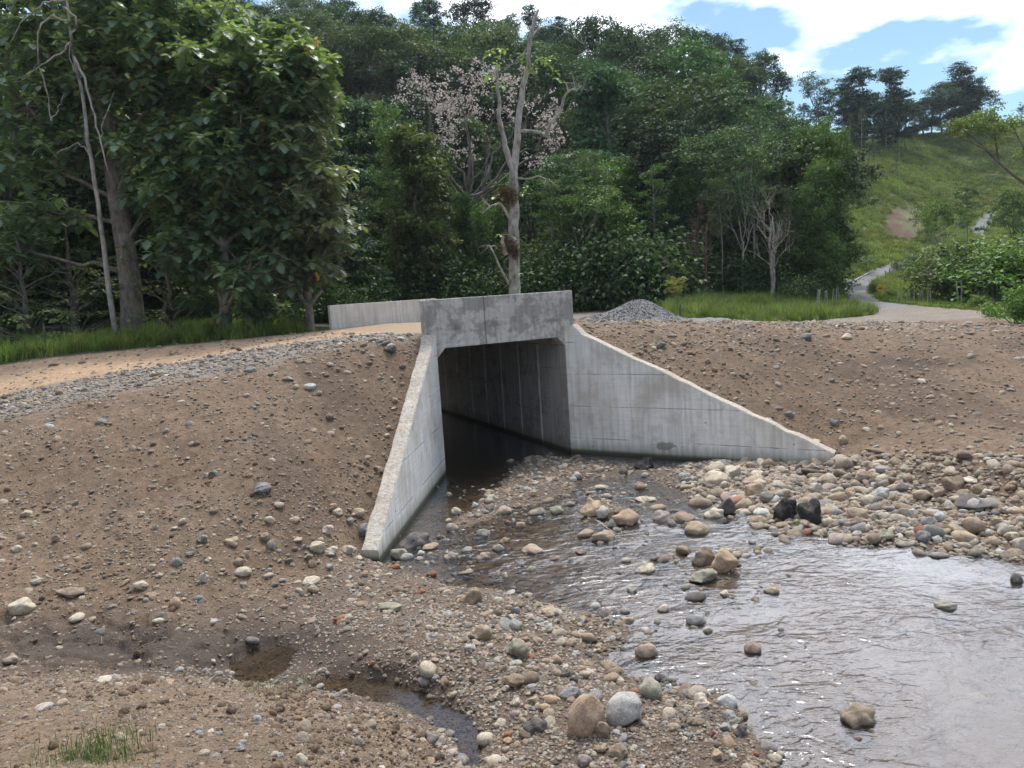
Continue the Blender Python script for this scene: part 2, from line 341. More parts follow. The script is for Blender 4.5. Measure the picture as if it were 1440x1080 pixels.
# ------------------------------------------------------------------ material kit
class NT:
    def __init__(s, name):
        s.m = bpy.data.materials.new(name); s.m.use_nodes = True; s.t = s.m.node_tree; s.t.nodes.clear()
        s.out = s.t.nodes.new('ShaderNodeOutputMaterial')
    def n(s, t, ins=None, **k):
        x = s.t.nodes.new(t)
        for a, b in k.items(): setattr(x, a, b)
        for a, b in (ins or {}).items(): s.set(x, a, b)
        return x
    def set(s, x, a, b):
        if isinstance(b, bpy.types.NodeSocket): s.t.links.new(b, x.inputs[a])
        elif isinstance(b, (tuple, list)) and len(b) == 3 and x.inputs[a].type == 'RGBA': x.inputs[a].default_value = (*b, 1)
        else: x.inputs[a].default_value = b
    def noise(s, vec, scale, detail=4, rough=.55, dist=0): return s.n('ShaderNodeTexNoise', {'Vector': vec, 'Scale': scale, 'Detail': detail, 'Roughness': rough, 'Distortion': dist}).outputs[0]
    def voro(s, vec, scale, out='Distance', **k): return s.n('ShaderNodeTexVoronoi', {'Vector': vec, 'Scale': scale}, **k).outputs[out]
    def ramp(s, f, *st):
        r = s.n('ShaderNodeValToRGB', {0: f}); e = r.color_ramp.elements
        while len(e) < len(st): e.new(.5)
        for i, (p, cl) in enumerate(st):
            e[i].position = p; e[i].color = (cl, cl, cl, 1) if isinstance(cl, (int, float)) else (*cl, 1)
        return r.outputs[0]
    def mix(s, f, a, b, bt='MIX'):
        x = s.n('ShaderNodeMix', data_type='RGBA', blend_type=bt); s.set(x, 0, f); s.set(x, 6, a if not isinstance(a, tuple) else (*a, 1)); s.set(x, 7, b if not isinstance(b, tuple) else (*b, 1)); return x.outputs[2]
    def math(s, op, a, b=0.0, c=0.0, clamp=False):
        x = s.n('ShaderNodeMath', operation=op, use_clamp=clamp); s.set(x, 0, a); s.set(x, 1, b)
        if op in ('MULTIPLY_ADD',): s.set(x, 2, c)
        return x.outputs[0]
    def pos(s): return s.n('ShaderNodeNewGeometry').outputs['Position']
    def obj(s): return s.n('ShaderNodeTexCoord').outputs['Object']
    def bump(s, h, strength=.5, dist=.02, normal=None):
        d = {'Height': h, 'Strength': strength, 'Distance': dist}
        if normal is not None: d['Normal'] = normal
        return s.n('ShaderNodeBump', d).outputs[0]
    def bsdf(s, **k):
        b = s.n('ShaderNodeBsdfPrincipled'); ren = {'color': 'Base Color', 'rough': 'Roughness', 'normal': 'Normal', 'spec': 'Specular IOR Level', 'metal': 'Metallic'}
        for a, v in k.items(): s.set(b, ren[a], v if not (isinstance(v, tuple) and len(v) == 3) else (*v, 1))
        return b.outputs[0]
    def done(s, sh): s.t.links.new(sh, s.out.inputs['Surface']); return s.m

def mat_ground():
    t = NT('ground_soil'); p = t.pos()
    a = t.n('ShaderNodeAttribute', attribute_name='col').outputs['Color']; w = t.n('ShaderNodeAttribute', attribute_name='wet').outputs['Fac']
    veg = t.n('ShaderNodeAttribute', attribute_name='veg').outputs['Fac']
    f1 = t.noise(p, 9, 6, .65); f2 = t.noise(p, 55, 5, .7); f3 = t.noise(p, 1.6, 5, .6)
    col = t.mix(1.0, a, t.ramp(f1, (.3, .62), (.7, 1.32)), 'MULTIPLY')
    col = t.mix(1.0, col, t.ramp(f2, (.28, .55), (.72, 1.4)), 'MULTIPLY')
    col = t.mix(1.0, col, t.ramp(f3, (.3, .85), (.7, 1.15)), 'MULTIPLY')
    vd = t.n('ShaderNodeTexVoronoi', {'Vector': p, 'Scale': 38.0}); spot = t.ramp(vd.outputs['Distance'], (.22, 1.0), (.34, 0.0))
    sel = t.ramp(t.n('ShaderNodeSeparateColor', {0: vd.outputs['Color']}).outputs[0], (.62, 0.0), (.66, 1.0))
    sel = t.math('MULTIPLY', t.math('MULTIPLY', spot, sel), t.math('SUBTRACT', 1.0, veg))
    pcol = t.ramp(t.n('ShaderNodeSeparateColor', {0: vd.outputs['Color']}).outputs[1], (0.0, (.19, .19, .19)), (.4, (.33, .26, .19)), (.8, (.40, .33, .25)), (1.0, (.14, .12, .11)))
    col = t.mix(t.math('MULTIPLY', sel, .8), col, pcol)
    col = t.mix(t.math('MULTIPLY', w, .42), col, (.03, .022, .016))
    h = t.math('ADD', t.math('MULTIPLY', f2, .5), t.math('ADD', t.math('MULTIPLY', f1, .8), t.math('MULTIPLY', sel, .6)))
    nb = t.bump(h, .95, .04)
    rough = t.math('SUBTRACT', .95, t.math('MULTIPLY', w, .38))
    return t.done(t.bsdf(color=col, rough=rough, normal=nb, spec=.3))
M_GROUND = mat_ground()
idx = np.arange(na*nr).reshape(na, nr)
quads = np.stack([idx[:-1, :-1].ravel(), idx[:-1, 1:].ravel(), idx[1:, 1:].ravel(), idx[1:, :-1].ravel()], 1)
vegm = np.clip(forest*1.0 + pm + gm, 0, 1)
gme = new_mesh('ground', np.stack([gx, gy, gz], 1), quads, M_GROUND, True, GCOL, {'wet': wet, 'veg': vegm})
ground = tag(link('ground', gme), kind='structure')

# ------------------------------------------------------------------ water
def mat_water():
    t = NT('stream_water'); p = t.pos()
    mp = t.n('ShaderNodeMapping', {'Vector': p, 'Scale': (.7, 1.15, 1.0), 'Rotation': (0, 0, -.5)}).outputs[0]
    r1 = t.noise(mp, 5.2, 3, .5, 1.2); r2 = t.noise(mp, 19, 2, .5, 1.2); r3 = t.noise(p, .55, 3, .5)
    a = t.n('ShaderNodeAttribute', attribute_name='calm').outputs['Fac']
    amp = t.math('MULTIPLY', t.ramp(r3, (.38, .22), (.62, 1.0)), t.math('SUBTRACT', 1.0, a))
    r0 = t.noise(mp, 3.0, 2, .5, 1.5); h = t.math('MULTIPLY', t.math('ADD', t.math('MULTIPLY', r0, 1.2), t.math('ADD', r1, t.math('MULTIPLY', r2, .16))), amp)
    nb = t.bump(h, 1.0, .028)
    fr = t.n('ShaderNodeFresnel', {'IOR': 1.34, 'Normal': nb}).outputs[0]
    fr = t.math('MULTIPLY', fr, 1.9, clamp=True)
    gl = t.n('ShaderNodeBsdfGlossy', {'Color': (.88, .92, 1.0, 1), 'Roughness': .15, 'Normal': nb}).outputs[0]
    tr = t.n('ShaderNodeBsdfTransparent', {'Color': (.80, .72, .60, 1)}).outputs[0]
    murk = t.n('ShaderNodeBsdfDiffuse', {'Color': (.10, .085, .065, 1)}).outputs[0]
    body = t.n('ShaderNodeMixShader', {0: .06, 1: tr, 2: murk}).outputs[0]
    sh = t.n('ShaderNodeMixShader', {0: fr, 1: body, 2: gl}).outputs[0]
    return t.done(sh)
xs = np.arange(-9, 16, .5); ys = np.arange(4.5, 38, .5)
WX, WY = np.meshgrid(xs, ys, indexing='ij'); wi = np.arange(WX.size).reshape(WX.shape)
wq = np.stack([wi[:-1, :-1].ravel(), wi[1:, :-1].ravel(), wi[1:, 1:].ravel(), wi[:-1, 1:].ravel()], 1)
wxf, wyf = WX.ravel(), WY.ravel(); u_, v_ = W2C(wxf, wyf)
calm = np.clip(sst(-1.5, 1.0, v_)*.85 + (wxf < .2)*(wyf < 9.5)*.9, 0, .95)
water = tag(link('stream_water', new_mesh('stream_water', np.stack([wxf, wyf, np.zeros(len(wxf))], 1), wq, mat_water(), True, None, {'calm': calm})), kind='structure')

# ------------------------------------------------------------------ concrete
def mat_concrete(name, base, dark, amount, algae=True, warm=0.0, joints=0.82, vline=None):
    t = NT(name); p = t.pos(); sp = t.n('ShaderNodeSeparateXYZ', {0: p}); z = sp.outputs['Z']
    big = t.noise(p, 1.7, 6, .62, .4); mid = t.noise(p, 6, 6, .68, .3); fine = t.noise(p, 60, 4, .6)
    st = t.n('ShaderNodeMapping', {'Vector': p, 'Scale': (7, 7, .45)}).outputs[0]; streak = t.noise(st, 1.6, 4, .6)
    ho = t.n('ShaderNodeMapping', {'Vector': p, 'Scale': (.5, .5, 9)}).outputs[0]; board = t.noise(ho, 2.2, 3, .6)
    f = t.ramp(t.math('ADD', t.math('MULTIPLY', big, .6), t.math('MULTIPLY', mid, .4)), (amount-.03, 1.0), (amount+.035, 0.0))
    col = t.mix(f, base, dark)
    col = t.mix(1.0, col, t.ramp(streak, (.3, .78), (.62, 1.08)), 'MULTIPLY')
    col = t.mix(1.0, col, t.ramp(board, (.3, .93), (.7, 1.04)), 'MULTIPLY')
    col = t.mix(1.0, col, t.ramp(fine, (.3, .88), (.7, 1.08)), 'MULTIPLY')
    # dark pock marks
    pk = t.n('ShaderNodeMapping', {'Vector': p, 'Scale': (3.2, 3.2, 2.0)}).outputs[0]
    blot = t.ramp(t.noise(pk, 1.7, 7, .8, .5), (.655, 0.0), (.70, 1.0))
    col = t.mix(t.math('MULTIPLY', blot, .75), col, (.11, .105, .10))
    # casting joints
    zj = t.math('ADD', z, t.math('MULTIPLY', t.noise(p, 2.5, 3), .03))
    fr = t.math('ABSOLUTE', t.math('SUBTRACT', t.math('FRACT', t.math('DIVIDE', zj, joints)), .5))
    jl = t.math('MULTIPLY', t.ramp(fr, (.008, 1.0), (.016, 0.0)), t.ramp(t.noise(p, 1.1, 3), (.45, 0.0), (.56, 1.0)))
    col = t.mix(t.math('MULTIPLY', jl, .65), col, (.10, .095, .09))
    if name == 'pale_concrete':
        for pt, r_, fz in STAINS:
            df = t.n('ShaderNodeVectorMath', {0: p, 1: pt}, operation='SUBTRACT').outputs[0]; df = t.n('ShaderNodeVectorMath', {0: df, 1: (1.0, 1.0, fz)}, operation='MULTIPLY').outputs[0]
            ln = t.n('ShaderNodeVectorMath', {0: df}, operation='LENGTH').outputs['Value']; ln = t.math('ADD', ln, t.math('MULTIPLY', t.math('SUBTRACT', t.noise(p, 5.5, 5, .7), .5), 1.5*r_))
            col = t.mix(t.ramp(ln, (r_*.50, .72), (r_*.62, 0.0)), col, (.16, .155, .15))
    if vline:
        ul = t.n('ShaderNodeVectorMath', {0: p, 1: (cc_, cs_, 0.0)}, operation='DOT_PRODUCT').outputs['Value']
        du = t.math('ABSOLUTE', t.math('SUBTRACT', t.math('ADD', ul, t.math('MULTIPLY', t.noise(p, 5, 3), .03)), vline + CX*cc_ + CY*cs_ + .015))
        col = t.mix(t.math('MULTIPLY', t.ramp(du, (.008, 1.0), (.022, 0.0)), .7), col, (.10, .095, .09))
    tie = t.n('ShaderNodeTexVoronoi', {'Vector': t.n('ShaderNodeMapping', {'Vector': p, 'Scale': (1, 1, 1.25)}).outputs[0], 'Scale': 1.5}).outputs['Distance']
    col = t.mix(t.ramp(tie, (.028, .8), (.045, 0.0)), col, (.12, .115, .11))
    if warm:
        wf = t.math('MULTIPLY', t.ramp(z, (0.0, 0.0), (1.0, 1.0)), t.ramp(t.noise(p, 1.3, 4, .6), (.42, 0.0), (.62, warm)))
        col = t.mix(wf, col, (.42, .34, .26))
    if algae:
        al = t.math('SUBTRACT', t.math('ADD', .50, t.math('MULTIPLY', t.noise(st, 1.1, 4, .6), .35)), z)
        col = t.mix(t.ramp(al, (.32, 0.0), (.62, .75)), col, (.16, .155, .075))
        col = t.mix(t.ramp(t.math('SUBTRACT', .13, z), (.0, 0.0), (.08, .9)), col, (.045, .045, .03))
    h = t.math('ADD', t.math('MULTIPLY', mid, .6), t.math('SUBTRACT', t.math('MULTIPLY', fine, .3), t.math('MULTIPLY', t.math('ADD', jl, blot), .7)))
    return t.done(t.bsdf(color=col, rough=.88, normal=t.bump(h, .45, .02), spec=.25))
def on_right_wing(px, py):
    best = min((abs(proj((*(AR*(1-t)+BR*t)[:2], 1.0))[0][0]-px), t) for t in np.linspace(0, 1, 300))[1]; p = AR*(1-best)+BR*best; return (float(p[0]), float(p[1]), z_on(p[0], p[1], py))
STAINS = [(on_right_wing(932, 627), .42, 2.6)]
M_WING = mat_concrete('pale_concrete', (.78, .76, .725), (.66, .64, .61), .43, warm=.5)
M_HEAD = mat_concrete('mottled_concrete', (.56, .53, .50), (.35, .33, .31), .495, algae=False, joints=7.0, vline=1.27)
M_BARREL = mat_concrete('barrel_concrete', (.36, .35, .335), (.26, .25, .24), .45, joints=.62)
M_FIN = mat_concrete('mortar_concrete', (.50, .48, .46), (.42, .40, .385), .45, joints=2.9)
M_FAR = mat_concrete('far_concrete', (.72, .68, .64), (.66, .62, .59), .4, algae=False, warm=.25, joints=2.9)
def mat_rough():
    t = NT('rough_wall_top'); p = t.pos(); a = t.noise(p, 14, 6, .7); b = t.noise(p, 2.2, 4)
    col = t.mix(t.ramp(a, (.35, 0.0), (.65, 1.0)), (.34, .30, .25), (.55, .51, .45)); col = t.mix(t.ramp(b, (.45, 0.0), (.7, .5)), col, (.33, .25, .19))
    return t.done(t.bsdf(color=col, rough=.95, normal=t.bump(a, .9, .04), spec=.2))
M_TOP = mat_rough()

def prism(prof, depth_axis_pts):
    """prof: list of 2-D profile points mapped by two functions to front and back 3-D loops"""
    n = len(prof); V = [f(*p) for f in depth_axis_pts for p in prof]
    Fs = [tuple(range(n))[::-1], tuple(range(n, 2*n))] + [(i, (i+1) % n, n+(i+1) % n, n+i) for i in range(n)]
    return V, Fs
def py_mesh(name, V, Fs, mats, bevel=0.0, seg=1):
    me = bpy.data.meshes.new(name); me.from_pydata([tuple(map(float, v)) for v in V], [], Fs)
    for m in mats: me.materials.append(m)
    bm = bmesh.new(); bm.from_mesh(me); bmesh.ops.recalc_face_normals(bm, faces=bm.faces)
    if bevel: bmesh.ops.bevel(bm, geom=bm.edges[:], offset=bevel, segments=seg, affect='EDGES', profile=.6)
    bm.to_mesh(me); bm.free(); return me
culv = empty('road_culvert', C2W(CW/2, 0, 0), 'raw grey concrete box culvert with splayed wing walls carrying the dirt road over the stream', 'culvert')
def cpart(name, V, Fs, mats, bevel=.012, label=None):
    me = py_mesh(name, V, Fs, mats, bevel); o = link(name, me, culv); o.matrix_parent_inverse = Matrix.Translation(-Vector(C2W(CW/2, 0, 0))); tag(o, label); return o
def uz(v): return lambda u, z: C2W(u, v, z)
E0, E1 = -.2366, CW+.3015
V, Fs = prism([(E0, TOP), (E0, 3.30), (-.02, 3.30), (-.02, 2.78), (0, 2.78), (.2, 3.0), (CW-.2, 3.0), (CW, 2.78), (CW+.02, 2.78), (CW+.02, 3.25), (E1, 3.25), (E1, TOP)], (uz(-.02), uz(.33)))
cpart('headwall', V, Fs, [M_HEAD], .01)
cpart('footing_block', *prism([(-.33, 3.29), (-.33, 2.6), (-.03, 2.6), (-.03, 3.29)], (uz(.0), uz(.5))), [M_WING])
for a, b in ((-.3, -.001), (CW+.001, CW+.3)):
    cpart('side_wall', *prism([(a, -.4), (b, -.4), (b, 2.995), (a, 2.995)], (uz(.012), uz(CL+.3))), [M_BARREL], 0)
cpart('roof_slab', *prism([(-.3, 3.0), (CW+.3, 3.0), (CW+.3, 3.26), (-.3, 3.26)], (uz(.335), uz(CL-.002))), [M_BARREL], 0)
cpart('haunch', *prism([(.002, 2.78), (.2, 2.997), (.002, 2.997)], (uz(.335), uz(CL))), [M_BARREL], 0)
cpart('haunch', *prism([(CW-.002, 2.78), (CW-.002, 2.997), (CW-.2, 2.997)], (uz(.335), uz(CL))), [M_BARREL], 0)
cpart('far_parapet', *prism([(E0, TOP), (E0, 3.0), (E1, 3.0), (E1, TOP)], (uz(CL), uz(CL+.33))), [M_FAR], .01)
for i in range(7):        # mortar fins where the shutter boards met
    v0 = 1.5 + 1.214*i; w_ = .055; rngv = random.Random(i)
    V = []; n = 14
    for k in range(n+1):
        z = -.05 + 2.8*k/n; o = rngv.uniform(-.012, .012); w2 = w_*rngv.uniform(.6, 1.4)
        V += [C2W(CW-.0005, v0-w2+o, z), C2W(CW-.022, v0+o, z), C2W(CW-.0005, v0+w2+o, z)]
    Fs = [(3*k, 3*k+1, 3*k+4, 3*k+3) for k in range(n)] + [(3*k+1, 3*k+2, 3*k+5, 3*k+4) for k in range(n)] + [(0, 2, 1), (3*n, 3*n+1, 3*n+2)]
    cpart('mortar_fin', V, Fs, [M_FIN], 0)
def wing(A, B, za, zb, side, name='wing_wall'):
    A = np.array(A[:2]); B = np.array(B[:2]); d = (B-A)/np.linalg.norm(B-A); nrm = np.array([-d[1], d[0]])*side; th = .30
    n = 26; rg = random.Random(5 if side > 0 else 9); V = []; Fs = []
    A = A + d*.025
    for k in range(n+1):
        t = k/n; p = A + (B-A)*t; zt = za*(1-t)+zb*t + rg.uniform(-.018, .018)*(1 if 0 < k < n else 0)
        if t < .05: zt = za
        o1 = rg.uniform(-.012, .012)
        V += [(*p, -.45), (*(p+nrm*.0), zt-.02), (*(p+nrm*(.02)), zt), (*(p+nrm*(th-.02+o1)), zt+rg.uniform(-.015, .02)), (*(p+nrm*(th+o1)), zt-.03), (*(p+nrm*th), -.45)]
    for k in range(n):
        for j in range(5): Fs.append((6*k+j, 6*k+j+1, 6*k+6+j+1, 6*k+6+j))
    Fs += [tuple(range(6)), tuple(range(6*n, 6*n+6))]
    me = py_mesh(name, V, Fs, [M_WING, M_TOP], 0)
    for pl in me.polygons:
        if pl.normal.z > .4: pl.material_index = 1
    o = link(name, me, culv); o.matrix_parent_inverse = Matrix.Translation(-Vector(C2W(CW/2, 0, 0))); return o
tag(wing(AL, BL, ZL_TOP, ZBL, -1), 'left splayed wing wall with a rough broken top')
tag(wing(AR, BR, ZR_TOP, ZBR, 1), 'long pale right wing wall sloping down to the stones')
for u, v in ((E0+.12, .1), (E1-.16, .1)):
    me = bpy.data.meshes.new('rebar'); bm = bmesh.new(); bmesh.ops.create_cone(bm, cap_ends=True, segments=6, radius1=.009, radius2=.009, depth=.2); bm.to_mesh(me); bm.free()
    t = NT('rusty_bar'); me.materials.append(t.done(t.bsdf(color=(.10, .05, .03), rough=.8)))
    o = link('rebar', me, culv); o.matrix_parent_inverse = Matrix.Translation(-Vector(C2W(CW/2, 0, 0))); o.location = C2W(u, v, TOP+.08)
# road bed over the barrel
V, Fs = prism([(-.55, 3.0), (CW+.55, 3.0), (CW+.55, DECK-.03), (CW*.5, DECK+.06), (-.55, DECK-.03)], (uz(.335), uz(CL-.005)))
t = NT('gravel_deck'); p = t.pos(); a = t.noise(p, 20, 5, .7)
tag(link('road_bed', py_mesh('road_bed', V, Fs, [t.done(t.bsdf(color=t.ramp(a, (.3, (.2, .15, .1)), (.7, (.4, .28, .18))), rough=.95, normal=t.bump(a, .8, .05)))])), kind='structure')

# ------------------------------------------------------------------ stones
def mat_stone(name='river_stone_surface', attr=False, wetness=True):
    t = NT(name); o = t.obj(); p = t.pos()
    if attr:
        a = t.n('ShaderNodeAttribute', attribute_name='scol', attribute_type='INSTANCER').outputs['Color']; off = o
    else:
        oi = t.n('ShaderNodeObjectInfo'); a = oi.outputs['Color']
        off = t.n('ShaderNodeVectorMath', {0: o, 1: t.n('ShaderNodeCombineXYZ', {0: t.math('MULTIPLY', oi.outputs['Random'], 40.0)}).outputs[0]}, operation='ADD').outputs[0]
    n1 = t.noise(off, 1.6, 6, .65, .3); n2 = t.noise(off, 9, 5, .7); n3 = t.noise(p, 90, 3, .6)
    col = t.mix(1.0, a, t.ramp(n1, (.28, .62), (.72, 1.28)), 'MULTIPLY')
    col = t.mix(1.0, col, t.ramp(n2, (.3, .58), (.7, 1.30)), 'MULTIPLY')
    col = t.mix(t.ramp(n1, (.50, 0.0), (.66, .6)), col, t.mix(.5, a, (.30, .22, .14)))
    z = t.n('ShaderNodeSeparateXYZ', {0: p}).outputs['Z']
    wz = t.math('ADD', z, t.math('MULTIPLY', n2, .03))
    wt = t.ramp(wz, (.02, 1.0), (.055, 0.0))
    col = t.mix(t.math('MULTIPLY', wt, .62), col, (.03, .025, .018))
    rough = t.math('SUBTRACT', .9, t.math('MULTIPLY', wt, .5))
    h = t.math('ADD', t.math('MULTIPLY', n1, .8), t.math('ADD', t.math('MULTIPLY', n2, .5), t.math('MULTIPLY', n3, .1)))
    return t.done(t.bsdf(color=col, rough=rough, normal=t.bump(h, .6, .03), spec=.35))
M_STONE = mat_stone(); M_PEB = mat_stone('pebble_surface', True)
def stone_mesh(name, seed, sub, mat, rough=1.0, angular=0.0):
    bm = bmesh.new(); bmesh.ops.create_icosphere(bm, subdivisions=sub, radius=1); rg = np.random.default_rng(seed)
    V = np.array([v.co[:] for v in bm.verts]); d = np.ones(len(V))
    for k in range(5):
        ax = rg.normal(size=3); ax /= np.linalg.norm(ax); h = rg.uniform(.62, .92) - angular*.12
        pr = V @ ax; cut = np.clip(pr-h, 0, None); V = V - (cut*(.75+.2*angular))[:, None]*ax
    for k in range(7):
        w = rg.normal(size=3)*rg.uniform(.8, 3.2); V = V*(1+rough*.05*np.sin(V @ w + rg.uniform(0, 6)))[:, None]
    for k in range(8):
        w = rg.normal(size=3)*rg.uniform(4, 8); V = V*(1+rough*.014*np.sin(V @ w + rg.uniform(0, 6)))[:, None]
    V /= np.abs(V).max(0)
    for v, co in zip(bm.verts, V): v.co = co
    me = bpy.data.meshes.new(name); bm.to_mesh(me); bm.free(); me.materials.append(mat)
    me.polygons.foreach_set('use_smooth', np.ones(len(me.polygons), bool)); return me
SM = [stone_mesh('river_stone', 100+i, 4, M_STONE, 1.0, .0) for i in range(9)] + [stone_mesh('river_stone', 200+i, 4, M_STONE, 1.6, 1.6) for i in range(4)] + [stone_mesh('river_stone', 250+i, 4, M_STONE, 1.7, .8) for i in range(6)]
PM = [stone_mesh('pebble', 300+i, 2, M_PEB, 1.2, .3*(i % 3)) for i in range(10)]
K = dict(tan=(.37, .29, .21), cream=(.50, .43, .34), grey=(.27, .262, .245), bluegrey=(.215, .215, .212), pale=(.46, .45, .42), black=(.028, .027, .029), orange=(.38, .275, .185), brown=(.25, .19, .14), rust=(.30, .13, .08), olive=(.27, .255, .20), pink=(.36, .29, .255), dark=(.12, .11, .105))
SHADE = dict(tan='tan', cream='cream', grey='grey', bluegrey='blue-grey', pale='whitish', black='black', orange='orange-tan', brown='brown', rust='rusty red', olive='olive-grey', pink='pinkish', dark='dark grey')
placed = []
def put_stone(P, D, wpx, hpx, key, label=None, group=None, name='river_stone', rot=None, sink=.3, mesh=None, aspect=None, rg=random):
    hw = wpx*D/F/2; hh = hpx*D/F/2
    a = min(max(hh*1.12, hw*.35), hw*1.3); dp = hw*rg.uniform(.72, 1.0)
    me = SM[rg.choice([0, 1, 2, 3, 4, 5, 6, 7, 8, 13, 14, 15, 16, 17, 18, 13, 14, 15])] if mesh is None else SM[mesh]
    o = link(name, me, None, (P[0], P[1], P[2] + a*(1-2*sink)*.85), (rg.uniform(-.15, .15), rg.uniform(-.15, .15) if rot is None else rot, rg.uniform(0, .5) if hw > dp*1.15 else rg.uniform(0, 6.28)), (hw, dp, a))
    k = rg.uniform(.88, 1.12); cl = K[key]; o.color = (cl[0]*k, cl[1]*k*rg.uniform(.98, 1.02), cl[2]*k*rg.uniform(.94, 1.06), 1)
    tag(o, label, 'stone', group); placed.append((P[0], P[1], max(hw, dp))); return o
